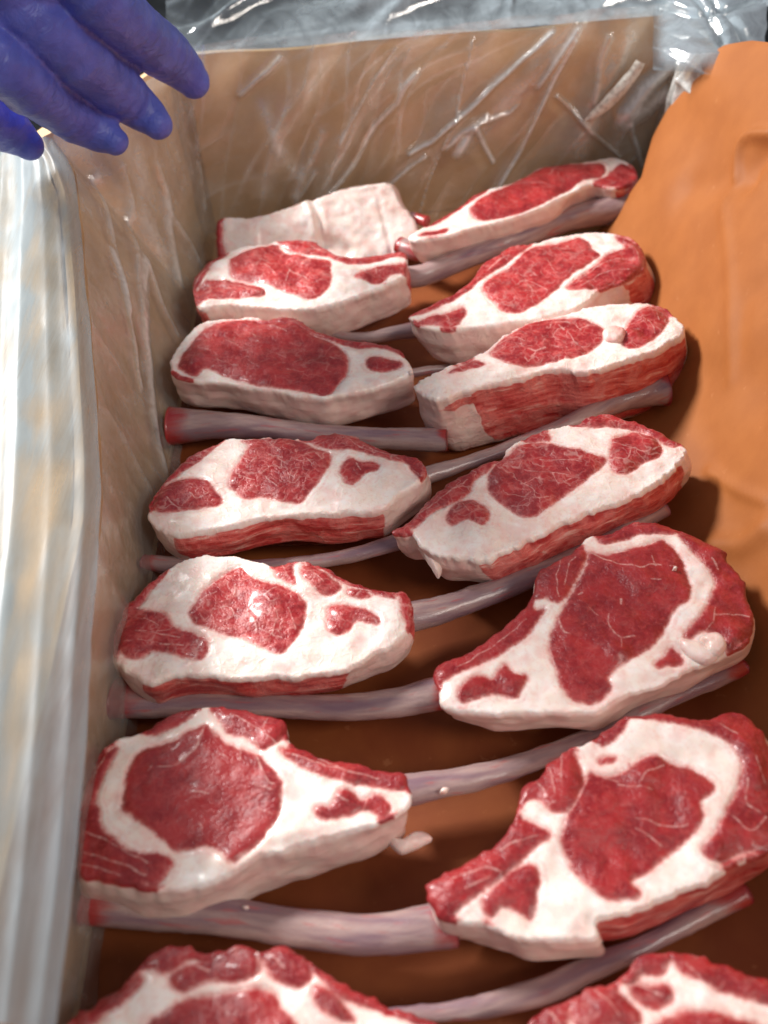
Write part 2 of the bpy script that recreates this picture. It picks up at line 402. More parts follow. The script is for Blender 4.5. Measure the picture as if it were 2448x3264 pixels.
panel('left_wall', wavy(G, 0.12, 9), 0.45, box)
G = [[(XR+0.3+z*0.07, y, z) for z in np.linspace(0, 8.6+4.3*float(sstep(57, 64, np.array(y))), 8)] for y in np.linspace(-6, backy(XR)+0.3, 60)]
panel('right_wall', wavy(G, 0.2, 12), -0.45, box)
panel('base_panel', [[(x, y, -0.05) for y in np.linspace(-6, 69, 4)] for x in np.linspace(XL-0.4, XR+1.3, 4)], 0.4, box)
G = [[(min(rim_pt(y)[0], XL)-0.6-u*9.5, y, rim_pt(y)[1]-0.3-u*u*3.5-u*1.5) for u in np.linspace(0, 1, 8)] for y in np.linspace(-6, 60, 24)]
panel('outer_flap', wavy(G, 0.3, 15), 0.4, box)

# ---------------------------------------------------------------- butcher paper
XF, RAD, SLOPE = 13.6, 5.2, math.radians(66)
def paper_profile(s):
    """arc length past XF -> (x, z)"""
    if s <= 0: return XF+s, 0.12
    L = RAD*SLOPE
    if s < L:
        a = s/RAD; return XF+RAD*math.sin(a), 0.12+RAD*(1-math.cos(a))
    return XF+RAD*math.sin(SLOPE)+(s-L)*math.cos(SLOPE), 0.12+RAD*(1-math.cos(SLOPE))+(s-L)*math.sin(SLOPE)
PO = np.array([XF+RAD*math.sin(SLOPE), 0, 0.12+RAD*(1-math.cos(SLOPE))]); PN = np.array([-math.sin(SLOPE), 0, math.cos(SLOPE)])
def paper_sy(x, y):
    p = unplane(x, y, PO, PN); s = RAD*SLOPE+(p[2]-PO[2])/math.sin(SLOPE); return s, p[1]
edge = [paper_sy(*p) for p in px('P', [(2036, 560), (2044, 505), (2058, 428), (2095, 339), (2154, 251), (2228, 177), (2302, 138), (2390, 125), (2448, 132), (2560, 150)])]
es = np.array([e[0] for e in edge]); ey = np.array([e[1] for e in edge])
o_ = np.argsort(es); es, ey = es[o_], ey[o_]
SMAX = 27.0
paper = None
def build_paper():
    ss = np.concatenate([np.arange(-26.2, 0, 0.45), np.arange(0, SMAX, 0.22)]); nt = 260
    V = []; juice_shade = []; SY = []
    for s in ss:
        ye = float(np.interp(s, es, ey)) if s > es[0] else float(ey[0])
        x, z = paper_profile(s)
        for k in range(nt):
            t = k/(nt-1); y = -5+(ye+5)*t; SY.append((s, y)); V.append((x, y, z))
            juice_shade.append(float(np.clip(1-(s-1)/4, 0, 1)))  # full on the floor, fading up the curl: juice plus painted shade
    V = np.array(V); SY = np.array(SY); P3 = np.c_[SY, np.zeros(len(SY))]
    up = sstep(0, 6, SY[:, 0])
    h = fbm(P3, 0.13, 4, 2)*(0.10+0.42*up) + fbm(P3, 0.6, 9, 2)*0.02
    # creases seen on the raised part: (pixel path, depth cm, half width cm)
    for pts, a, w in [([(2448, 428), (2395, 430), (2360, 452), (2335, 505), (2325, 560)], 0.38, 0.35),
                      ([(2330, 560), (2260, 590), (2190, 600)], -0.45, 1.3),
                      ([(2470, 490), (2410, 500), (2380, 560)], -0.75, 1.0),
                      ([(2448, 1690), (2380, 1740), (2300, 1750)], 0.4, 0.7), ([(2448, 1250), (2350, 1180), (2240, 1200)], -0.25, 1.6),
                      ([(2120, 300), (2200, 420), (2300, 520)], -0.3, 2.0), ([(2300, 640), (2330, 900), (2310, 1200)], 0.14, 0.5), ([(2448, 1600), (2350, 1560), (2260, 1500)], 0.2, 0.3), ([(2448, 900), (2380, 960), (2350, 1100)], -0.12, 0.7)]:
        q = np.array([paper_sy(*p) for p in pts]); d, _ = seg_dist(SY, catmull(q, False, 0.2), False)
        h = h + a*np.exp(-(d/w)**2)
    # the free edge rolls back a little
    ye = np.interp(SY[:, 0], es, ey); de = ye-SY[:, 1]
    h = h - 0.35*np.exp(-np.clip(de, 0, None)/1.6)*up
    ang = np.clip(SY[:, 0]/RAD, 0, SLOPE)
    w = sstep(0, 4, SY[:, 0]); h = h*w+np.abs(h)*(1-w)
    V = V + np.c_[-np.sin(ang)*h, np.zeros(len(h)), np.cos(ang)*h]
    V[:, 2] = np.maximum(V[:, 2], 0.06)
    o = mesh_obj('butcher_paper', V, grid_faces(len(ss), nt), M_paper, attrs={'juice_shade': juice_shade})
    o['label'] = 'peach orange butcher paper under the chops, curling up the right side of the box'; o['category'] = 'paper'
    return o
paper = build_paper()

# ---------------------------------------------------------------- lamb chops
CHOPS = []
def build_chop(idx, label, crop, outline, ext, muscles, side=(), veins=(), bone=None, z=4.3, t=2.8, tilt=(0, 0), marble=0.6, tone=1.0,
               O=None, basis=None, botvec=None, edge_r=0.11, creases=(), spacing=0.095, rough_edge=1.0, extras=()):
    out_px = px(crop, outline); cx = np.mean([p[0] for p in out_px]); cy = np.mean([p[1] for p in out_px])
    if O is None: O = unz(cx, cy, z)
    if basis is None:
        n = np.array([-tilt[0], -tilt[1], 1.0]); n /= np.linalg.norm(n)
        e1 = np.cross([0, 1, 0], n); e1 /= np.linalg.norm(e1); e2 = np.cross(n, e1)
    else: e1, e2, n = basis
    def to2(pts): return np.array([[np.dot(q-O, e1), np.dot(q-O, e2)] for q in (unplane(p[0], p[1], O, n) for p in pts)])
    def to3(Q, h=0): return O + Q[:, :1]*e1 + Q[:, 1:2]*e2 + (np.asarray(h).reshape(-1, 1) if np.ndim(h) else h)*n
    if botvec is None:
        pb = unz(cx+ext[0], cy+ext[1], O[2]-t); botvec = pb-unz(cx, cy, O[2])
        botvec = np.array([botvec[0], botvec[1], -t])
    root = thing('lamb_chop', label, 'lamb chop', (O[0]+botvec[0]*0.5, O[1]+botvec[1]*0.5, 0), 'raw lamb rib chops in two interleaved rows')
    # outline loop
    A = catmull(to2(out_px), True, 0.11)
    if area2(A) < 0: A = A[::-1]
    tan = np.roll(A, -1, 0)-np.roll(A, 1, 0); tan /= np.linalg.norm(tan, axis=1, keepdims=True); nor = np.c_[tan[:, 1], -tan[:, 0]]
    P3 = np.c_[A, np.full(len(A), idx*31.7)]
    A_s = A + nor*(fbm(P3, 0.5, 2, 2)*0.16)[:, None]
    A = A + nor*(fbm(P3, 1.1, 2, 4)*0.13*rough_edge+vnoise(P3, 4, 6)*0.055*rough_edge-np.abs(vnoise(P3, 2.6, 8))*0.09*(rough_edge-0.7))[:, None]
    # muscle loops pulled inside
    loops = []
    for nm, cr, pts in muscles:
        Lp = catmull(to2(px(cr or crop, pts)), True, 0.12)
        P3 = np.c_[Lp, np.full(len(Lp), idx*13.1)]
        tn = np.roll(Lp, -1, 0)-np.roll(Lp, 1, 0); tn /= (np.linalg.norm(tn, axis=1, keepdims=True)+1e-9)
        Lp = Lp + np.c_[tn[:, 1], -tn[:, 0]]*(fbm(P3, 2.2, 11, 3)*0.11)[:, None]
        d, near = seg_dist(Lp, A); ins = inside(Lp, A); bad = (~ins) | (d < 0.05)
        if bad.any():
            for k in np.where(bad)[0]:
                j = np.argmin(((A-near[k])**2).sum(1)); Lp[k] = near[k]-nor[j]*0.06
        keep = [0]
        for k in range(1, len(Lp)):
            if np.linalg.norm(Lp[k]-Lp[keep[-1]]) > 0.03: keep.append(k)
        loops.append((nm, Lp[keep]))
    lo, hi = A.min(0), A.max(0)
    gx, gy = np.meshgrid(np.arange(lo[0], hi[0], spacing), np.arange(lo[1], hi[1], spacing*0.87)); gx[1::2] += spacing*0.5
    Gp = np.c_[gx.ravel(), gy.ravel()]; rs = np.random.RandomState(idx+5); Gp += rs.uniform(-.15, .15, Gp.shape)*spacing
    Gp = Gp[inside(Gp, A)]; d, _ = seg_dist(Gp, A); Gp = Gp[d > spacing*0.55]
    for _, L in loops:
        Gp = Gp[np.abs(sdist(Gp, L, 0.2)) > spacing*0.4]
    vlines = []
    for cr, pts, w in veins:
        L = catmull(to2(px(cr or crop, pts)), False, 0.10); Lz = np.c_[L, np.full(len(L), idx*3.3)]
        if len(L) > 3: L = L+np.stack([vnoise(Lz, 2.5, 5), vnoise(Lz, 2.5, 6)], 1)*0.06
        L = L[inside(L, A)]
        if len(L) < 2: continue
        wc = w/CROPS[cr or crop][2]*depth_of(O)/FPX*0.36; vlines.append((L, wc))
        Gp = Gp[seg_dist(Gp, L, False)[0] > spacing*0.4]
    verts = [tuple(p) for p in A]; edges = [(i, (i+1) % len(A)) for i in range(len(A))]
    for _, L in loops:
        b = len(verts); verts += [tuple(p) for p in L]; edges += [(b+i, b+(i+1) % len(L)) for i in range(len(L))]
    for L, _ in vlines:
        b = len(verts); verts += [tuple(p) for p in L]; edges += [(b+i, b+i+1) for i in range(len(L)-1)]
    verts += [tuple(p) for p in Gp]
    ov, oe, of, ovs, oes, ofs = delaunay_2d_cdt([Vector(v) for v in verts], edges, [], 0, 1e-5)
    Q = np.array([(v[0], v[1]) for v in ov]); T = np.array([list(f) for f in of if len(f) == 3])
    cen = Q[T].mean(1); T = T[inside(cen, A)]; cen = Q[T].mean(1)
    a2 = (Q[T[:, 1], 0]-Q[T[:, 0], 0])*(Q[T[:, 2], 1]-Q[T[:, 0], 1])-(Q[T[:, 2], 0]-Q[T[:, 0], 0])*(Q[T[:, 1], 1]-Q[T[:, 0], 1])
    T[a2 < 0] = T[a2 < 0][:, ::-1]
    where = {}
    for i, src in enumerate(ovs):
        for s_ in src: where[s_] = i
    ring = [where[i] for i in range(len(A))]
    part = np.zeros(len(T), int)
    for k, (nm, L) in enumerate(loops):
        m = inside(cen, L) & (part == 0); part[m] = k+1
    # signed distance into lean meat
    sd = np.full(len(Q), -9.0); sdo = np.full(len(Q), -9.0)
    for k, (nm, L) in enumerate(loops):
        sk = sdist(Q, L); sd = np.maximum(sd, sk)
        if nm != 'eye_muscle': sdo = np.maximum(sdo, sk)
    dA, _ = seg_dist(Q, A); P3 = np.c_[Q, np.full(len(Q), idx*9.7)]
    reach = np.where(sdo > -0.30, sdo+1.3*np.clip(0.30-dA, 0, 1), -9.0)      # lean that runs out to the cut edge
    leanv = np.clip(np.maximum(sd+fbm(P3, 3.0, 21, 2)*0.05, reach), -0.6, 0.6)
    fat0 = leanv < -0.14
    mw = 0.26+0.10*fbm(P3, 0.9, 25, 2)                                     # thin membrane line round the muscles
    leanv = np.where(leanv < -0.1, np.maximum(leanv, -0.10-1.2*np.abs(sd+mw)+0.10*vnoise(P3, 0.8, 27)), leanv)
    leanv = np.where(leanv < -0.12, leanv+0.14*sstep(0.35, 0.75, fbm(P3, 1.6, 29, 3)), leanv)
    leanv = np.where(fat0, np.minimum(leanv, -0.125), leanv)
    seam = np.full(len(Q), 0.5)
    for L, wc in vlines:
        bb = (Q > L.min(0)-1).all(1) & (Q < L.max(0)+1).all(1)
        if not bb.any(): continue
        d = np.full(len(Q), 9.0); d[bb] = seg_dist(Q[bb], L, False)[0]
        seam = np.minimum(seam, d-wc*(0.55+0.6*vnoise(P3, 2.2, 37)))
    vein = 1-sstep(-0.03, 0.08, seam)
    # ---- height of the cut face
    er = edge_r*(1+0.5*fbm(P3, 0.7, 41, 2)); dd = np.clip(dA, 0, er)
    h = -(er-np.sqrt(np.maximum(er**2-(er-dd)**2, 0)))
    h = h + fbm(P3, 0.55, 51, 3)*0.32*sstep(0, 0.6, dA) + fbm(P3, 1.4, 53, 2)*0.035*sstep(0, .2, dA)
    for cr, pts, wcm, a in creases:
        d, _ = seg_dist(Q, catmull(to2(px(cr or crop, pts)), False, 0.15), False); h = h + a*np.exp(-(d/wcm)**2)
    h = h + 0.14*sstep(-0.03, 0.60, sd)*(0.6+0.4*vnoise(P3, 0.5, 3)) - 0.06*np.exp(-(sd/0.08)**2) + vein*0.02
    h = h - 0.25*sstep(1.2, 0, dA)*0.35
    V = [to3(Q, h)]; nQ = len(Q)
    # ---- side wall
    nr = max(8, int(np.linalg.norm(botvec)/0.14)); m = len(A)
    sA = np.r_[0, np.cumsum(np.linalg.norm(np.diff(A, axis=0), axis=1))]
    base_top = to3(A, 0); base_low = to3(A_s, 0); hA = h[ring]; nor3 = nor[:, :1]*e1+nor[:, 1:2]*e2
    sidefat_rows, fatrows = [], []
    topfat = leanv[ring]
    red = np.zeros(m) ; rng = []
    A2 = A
    for (pa, pb, f0, f1) in side:
        qa, qb = to2(px(crop, [pa, pb])); ia = int(np.argmin(((A-qa)**2).sum(1))); ib = int(np.argmin(((A-qb)**2).sum(1)))
        rng.append((ia, ib, f0, f1))
    Srow, Frow, MRrow = [], [], []
    for k in range(1, nr+1):
        f = k/nr
        gq = float(sstep(0.0, 0.45, np.array(f))); p = base_top*(1-gq)+base_low*gq + botvec*f + (hA*(1-f))[:, None]*n
        NP = p*1.0+idx*3.1
        b = 0.05*math.sin(math.pi*min(1, f*1.05)) - 0.16*max(0, (f-0.88)/0.12)**2
        p = p + nor3*(b + fbm(NP, 0.45, 61, 3)*0.30*min(1, f*3) + fbm(NP*np.array([.5, .5, 1.6]), 1.0, 63, 2)*0.10*min(1, f*4))[:, None]
        r = np.zeros(m); ii = np.arange(m); wh = np.zeros(m, int); ri = 0
        for (ia, ib, f0, f1) in rng:
            # walk the shorter way round
            fwd = (ib-ia) % m; back = (ia-ib) % m
            if fwd <= back: along = (ii-ia) % m; L = fwd
            else: along = (ii-ib) % m; L = back
            da = np.minimum(along, L-along)*0.11; da = np.where(along <= L, da, -1.0)
            fade = np.clip((da)/0.7, -1, 1)
            g0 = (f-f0)*np.linalg.norm(botvec); g1 = (f1-f)*np.linalg.norm(botvec)
            s = np.minimum(np.minimum(g0, g1)+0.0, da*0.7-f*0.5+0.2) + fbm(NP, 1.1, 71, 3)*0.36
            ri += 1; nw = sstep(-0.07, 0.10, s); wh = np.where(nw > r, ri, wh); r = np.maximum(r, nw)
        sf = (r-0.5)*0.5
        bw = 0.10 if len(rng) == 0 else 0.28
        sf = topfat+(sf-topfat)*sstep(0.02, bw, np.full(m, f*np.linalg.norm(botvec)))
        V.append(p); Frow.append(sf); Srow.append(np.full(m, float(sstep(0, 0.3, np.array(f*np.linalg.norm(botvec)))))); MRrow.append(np.where(r > 0.5, wh, 0))
    allV = np.concatenate(V); allfat = np.concatenate([leanv]+Frow); allseam = np.concatenate([seam]+[np.full(m, 0.5)]*nr); allside = np.concatenate([np.zeros(nQ)]+Srow)
    Fs, Fp = [], []
    rows = [np.array(ring)] + [nQ+k*m+np.arange(m) for k in range(nr)]
    for k in range(nr):
        a, b = rows[k], rows[k+1]
        rr = MRrow[k]
        for i in range(m):
            j = (i+1) % m; pr = -int(rr[i]) if k > 0 else 0
            Fs += [(a[i], b[i], b[j]), (a[i], b[j], a[j])]; Fp += [pr, pr]
    last = rows[-1]; Bp = allV[last]
    tess = tessellate_polygon([[Vector((q[0], q[1], 0)) for q in A]])
    for f in tess:
        f = [int(v) for v in f]
        p0, p1, p2 = A[f[0]], A[f[1]], A[f[2]]
        if (p1[0]-p0[0])*(p2[1]-p0[1])-(p2[0]-p0[0])*(p1[1]-p0[1]) > 0: f = f[::-1]
        Fs.append((last[f[0]], last[f[1]], last[f[2]])); Fp.append(0)
    allT = np.concatenate([T, np.array(Fs)]); allP = np.concatenate([part, np.array(Fp)])
    N = vert_normals(allV, allT)
    marb = np.full(len(allV), marble)
    names = {0: 'fat'}; names.update({-(k+1): 'side_muscle' for k in range(len(side))})
    for k, (nm, _) in enumerate(loops): names[k+1] = nm
    for pid, nm in names.items():
        sel = allT[allP == pid]
        if len(sel) == 0: continue
        u, inv = np.unique(sel, return_inverse=True); inv = inv.reshape(sel.shape)
        mesh_obj(nm, allV[u], inv, M_flesh, root, attrs={'lean': allfat[u], 'seam': allseam[u], 'side': allside[u], 'marble': marb[u], 'tone': np.full(len(u), tone)}, normals=N[u])
    if bone: build_bone(root, idx, **bone)
    for ex in extras: build_scrap(root, idx, *ex)
    CHOPS.append(root)
    return root

def tube(P, R, nseg=20, squash=0.85, noise=0.03, seed=0, cap0=True, cap1='cut', up=(0, 0, 1)):
    P = np.asarray(P, float); n = len(P); T = np.gradient(P, axis=0); T /= np.linalg.norm(T, axis=1, keepdims=True)
    Sd = np.cross(T, np.asarray(up, float)); Sd /= np.linalg.norm(Sd, axis=1, keepdims=True); Nn = np.cross(Sd, T)
    V = []; uv = []; ln = np.r_[0, np.cumsum(np.linalg.norm(np.diff(P, axis=0), axis=1))]
    for i in range(n):
        for k in range(nseg):
            a = 2*math.pi*k/nseg
            V.append(P[i]+Sd[i]*math.cos(a)*R[i]+Nn[i]*math.sin(a)*R[i]*squash); uv.append((ln[i]*0.5+seed*3.3, (abs(a-math.pi))*R[i]+seed*2.1))
    V = np.array(V); F = grid_faces(n, nseg, 0, True)
    ctr = np.repeat(P, nseg, 0); d = V-ctr; d /= np.linalg.norm(d, axis=1, keepdims=True)
    V = V + d*(fbm(V+seed*5, 0.7, 91, 3)*noise*2.2+fbm(V+seed*5, 2.5, 93, 2)*noise)[:, None]
    for end, idx0 in ((0, 0), (1, (n-1)*nseg)):
        c = len(V); tdir = T[0 if end == 0 else -1]*(-1 if end == 0 else 1)
        base = V[idx0:idx0+nseg]; inner = base.mean(0)+(base-base.mean(0))*0.80+tdir*0.07
        V = np.concatenate([V, inner, [base.mean(0)+tdir*0.03]]); uv += [(0, 0)]*(nseg+1)
        for k in range(nseg):
            k2 = (k+1) % nseg; q = (idx0+k, idx0+k2, c+k2, c+k); t3 = (c+k, c+k2, c+nseg)
            if end == 0: q = q[::-1]; t3 = t3[::-1]
            F += [q[::-1], t3[::-1]] if False else [q, t3]
    return V, F, np.array(uv), ln

def build_bone(root, idx, crop, path, zs=2.1, squash=None, redtip=0.9, redlen=2.6):
    pts = px(crop, path); s = CROPS[crop][2]; C = []
    if squash is None: squash = {'D': 1.0, 'E': 1.0, 'F': 0.88, 'G': 0.86}.get(crop, 0.74)      # how thick the rib is across its width
    for i, p in enumerate(pts):
        zz = zs if np.isscalar(zs) else np.interp(i/(len(pts)-1), np.linspace(0, 1, len(zs)), zs)
        q = unz(p[0], p[1], zz); C.append([*q, p[2]/s*depth_of(q)/FPX])
    C = np.array(C); e0 = C[0]-C[1]; e0 = e0/np.linalg.norm(e0[:3])*0.4; e0[3] = 0; C = np.concatenate([[C[0]+e0], C])
    C = catmull(C, False, 0.3); P, R = C[:, :3], C[:, 3]
    V, F, uv, ln = tube(P, R*0.98, 24, squash, 0.035, idx)
    L = ln[-1]; red = np.zeros(len(V)); n = len(P)
    along = np.repeat(ln, 24)
    along = along+fbm(V[:len(along)], 0.8, 7, 3)*1.3
    red[:len(along)] = np.maximum(np.clip(1-(L-along)/redlen, 0, 1)*redtip, np.clip(1.15-along/1.1, 0, 1)*0.95)
    red[len(along):] = 0.75
    mesh_obj('rib_bone', V, F, M_bone, root, attrs={'red': red}, uv=uv)

def build_scrap(root, idx, crop, poly, z, thick, name='fat_scrap'):
    fb = 0.12 if name == 'red_flap' else (0.62 if name == 'sinew' else 0.9)
    P2 = px(crop, poly); C = np.array([unz(p[0], p[1], z) for p in P2]); A = catmull(C[:, :2], True, 0.12)
    if area2(A) < 0: A = A[::-1]
    c = A.mean(0); V = []; m = len(A)
    prof = [(1.0, 0.0), (1.03, 0.35), (0.93, 0.75), (0.6, 0.98), (0.0, 1.0)]
    for r, hh in prof:
        for q in A:
            p = c+(q-c)*r; V.append((p[0], p[1], z-thick/2+thick*hh))
    V = np.array(V); V += np.stack([fbm(V, 2.0, k+5, 2) for k in range(3)], 1)*0.08
    F = [tuple(reversed(f)) for f in grid_faces(len(prof), m, 0, True)]
    mesh_obj(name, V, F, M_flesh, root, attrs={'lean': (0.5-fb)*0.5+0.15*fbm(V, 1.5, 3, 2), 'seam': np.full(len(V), 0.5), 'side': np.full(len(V), 0.4), 'marble': np.full(len(V), .3), 'tone': np.full(len(V), 1.0)})

eye, cap, rib, tail, rim = 'eye_muscle', 'cap_muscle', 'rib_muscle', 'tail_muscle', 'rim_muscle'

# ---- right row, back to front
build_chop(1, 'rearmost chop of the right row, narrow dark eye above a straight cream fat edge', 'E',
 [(92,490),(200,428),(340,345),(440,270),(560,235),(650,205),(720,170),(790,128),(900,112),(1050,98),(1150,78),(1225,92),(1280,130),(1302,185),(1240,232),(1160,240),(1060,222),(960,262),(860,312),(760,355),(640,398),(540,425),(430,452),(300,490),(140,518)],
 (20, 85), [(eye,None,[(408,365),(440,325),(510,285),(600,235),(700,185),(790,135),(900,115),(1050,108),(1110,112),(1130,150),(1110,185),(1040,200),(960,235),(860,290),(740,350),(620,385),(520,405),(440,400)]),
  (cap,None,[(1130,180),(1170,140),(1215,115),(1265,130),(1298,180),(1260,225),(1200,232),(1120,222),(1070,205)]),
  (tail,None,[(150,480),(200,462),(270,450),(298,458),(270,478),(190,492),(140,497)]),
  (rib,None,[(180,435),(340,345),(430,280),(500,258),(470,290),(400,325),(320,375),(230,425)])],
 side=[((1302,185),(1180,240),0.05,1.0)], veins=[(None,[(640,240),(760,225),(860,240)],5),(None,[(830,190),(860,150),(900,165)],8),(None,[(380,340),(450,300),(520,275)],12)],
 bone=dict(crop='E', path=[(160,420,30),(100,400,28),(0,405,26)], zs=3.0), z=4.6, t=2.5, marble=0.45, tone=0.98)

build_chop(2, 'second chop from the back in the right row, finely marbled, touching the paper', 'E',
 [(90,910),(200,855),(330,790),(430,710),(475,640),(540,600),(640,545),(760,530),(860,500),(1040,474),(1160,478),(1260,500),(1315,545),(1350,610),(1335,660),(1280,700),(1220,740),(1120,775),(1020,850),(900,895),(760,935),(690,940),(560,960),(400,980),(250,990),(130,968),(105,940)],
 (48, 118), [(eye,None,[(478,770),(540,700),(640,640),(740,560),(850,535),(1000,505),(1060,560),(1100,610),(1040,650),(960,700),(860,790),(740,880),(640,905),(570,885),(520,830)]),
  (cap,None,[(925,770),(990,715),(1080,650),(1150,595),(1230,560),(1180,500),(1250,510),(1310,555),(1342,610),(1315,670),(1200,735),(1080,775),(980,790)]),
  (rib,None,[(100,908),(200,853),(330,788),(430,708),(475,640),(540,602),(660,548),(740,545),(650,610),(540,680),(450,740),(380,800),(250,865),(160,900)]),
  (tail,None,[(135,945),(200,912),(290,895),(370,870),(395,905),(350,950),(300,978),(220,960),(155,955)])],
 side=[((1340,640),(1230,735),0.05,1.0)],
 veins=[(None,[(650,760),(700,730),(760,750),(820,790)],10),(None,[(700,730),(740,790),(730,830)],7),(None,[(820,640),(870,700),(930,690)],6),(None,[(860,560),(930,600),(1000,600)],5),(None,[(960,760),(1050,690),(1140,640),(1240,620)],9),(None,[(1000,770),(1120,700),(1260,680)],6),(None,[(1230,530),(1290,580),(1300,640)],8),(None,[(500,680),(580,620),(620,600)],14),(None,[(380,720),(470,660)],8),(None,[(280,900),(300,945)],8)],
 bone=dict(crop='D', path=[(1545,1010,55),(1400,1035,42),(1250,1060,34),(1120,1060,30),(960,1030,30)], zs=(2.4,1.6)), z=4.6, t=2.9, marble=0.8, tone=1.05)

build_chop(3, 'right row chop showing a wide ragged red side and torn white left end', 'E',
 [(110,1290),(180,1235),(280,1185),(400,1140),(500,1090),(560,1040),(620,1000),(740,945),(850,920),(960,895),(1040,865),(1200,850),(1340,848),(1450,870),(1510,930),(1552,970),(1545,1010),(1490,1050),(1400,1100),(1280,1140),(1150,1180),(1000,1212),(850,1200),(700,1240),(560,1270),(400,1310),(280,1350),(200,1350)],
 (40, 185), [(eye,None,[(520,1110),(560,1060),(640,1000),(740,950),(860,930),(980,925),(1060,950),(1120,985),(1120,1040),(1060,1095),(980,1140),(860,1165),(740,1180),(640,1190),(560,1155)]),
  (cap,None,[(1220,1030),(1250,960),(1300,900),(1380,870),(1440,880),(1465,930),(1430,1000),(1370,1050),(1280,1085),(1230,1075)]),
  (tail,None,[(290,1220),(370,1175),(440,1155),(490,1185),(430,1200),(350,1225)])],
 side=[((1540,1010),(420,1315),0.06,0.97),((560,1275),(230,1350),0.12,0.22)], veins=[(None,[(880,980),(910,1000)],24),(None,[(720,1100),(760,1110),(810,1090)],22),(None,[(760,1110),(740,1140)],14),(None,[(930,1010),(960,1060)],7),(None,[(560,1070),(640,1040),(700,1060)],7),(None,[(1290,930),(1360,960),(1390,1010)],8),(None,[(1400,900),(1410,950)],10)],
 bone=dict(crop='F', path=[(1660,250,72),(1450,250,66),(1250,240,62),(1000,222,60),(800,195,62),(600,180,72),(400,175,88),(235,180,110)], zs=(2.2,1.8)), z=5.2, t=4.6, marble=1.1, tone=1.0,
 extras=[('E',[(1115,1010),(1150,985),(1220,990),(1230,1030),(1190,1060),(1130,1050)],5.25,0.5,'sinew')], rough_edge=1.4)

build_chop(4, 'fourth right row chop, marbled eye under a bright white fat patch, red lower edge', 'G',
 [(0,720),(100,660),(200,550),(260,490),(360,430),(470,370),(560,340),(610,290),(680,245),(760,205),(850,175),(960,150),(1050,120),(1150,115),(1260,135),(1380,180),(1480,225),(1545,275),(1555,320),(1520,370),(1450,445),(1340,515),(1180,585),(1050,635),(900,690),(780,750),(660,810),(560,860),(480,885),(330,870),(210,850),(140,790),(100,748),(40,748)],
 (28, 88), [(eye,None,[(505,480),(520,410),(600,330),(690,265),(780,262),(900,290),(1020,320),(1120,348),(1132,372),(1080,420),(980,500),(900,560),(820,610),(780,650),(700,655),(620,610),(550,560),(515,520)]),
  (cap,None,[(1150,330),(1160,262),(1200,225),(1290,195),(1360,220),(1420,270),(1420,330),(1330,370),(1250,430),(1180,430),(1150,380)]),
  (rim,None,[(960,165),(1060,128),(1150,120),(1280,140),(1400,190),(1510,250),(1490,285),(1400,245),(1300,188),(1180,172),(1060,178)]),
  (tail,None,[(290,655),(330,600),(380,570),(430,570),(500,620),(510,670),(480,710),(430,690),(390,680),(320,700)]),
  (rib,None,[(5,722),(100,663),(200,555),(262,492),(362,432),(472,372),(550,348),(520,400),(440,450),(400,540),(300,600),(200,650),(120,710),(40,740)]),
  ('muscle_tip',None,[(700,232),(770,208),(830,210),(835,255),(780,258),(720,255)])],
 side=[((1530,360),(455,885),0.04,1.0)],
 veins=[(None,[(700,410),(760,430),(850,430),(930,450)],9),(None,[(680,480),(740,520),(760,570),(850,560)],10),(None,[(850,430),(880,490),(960,460)],7),(None,[(780,360),(900,370),(1000,380)],6),(None,[(920,410),(940,440)],10),(None,[(1160,270),(1260,300),(1340,320),(1420,280)],10),(None,[(1260,300),(1240,370)],8),(None,[(370,590),(400,640)],7),(None,[(140,640),(260,560),(360,480)],6),(None,[(240,570),(320,520),(400,460)],6),(None,[(1300,200),(1330,250),(1400,260)],8)],
 bone=dict(crop='F', path=[(1640,710,55),(1500,770,50),(1350,820,46),(1150,872,42),(950,900,38),(700,915,35),(400,915,35),(220,910,48),(95,895,42)], zs=(2.4,1.7)), z=4.4, t=2.5, marble=1.0, tone=0.98, rough_edge=1.5,
 extras=[('G',[(105,745),(170,745),(200,830),(260,900),(240,960),(200,900),(150,830)],3.4,0.7,'torn_fat')])

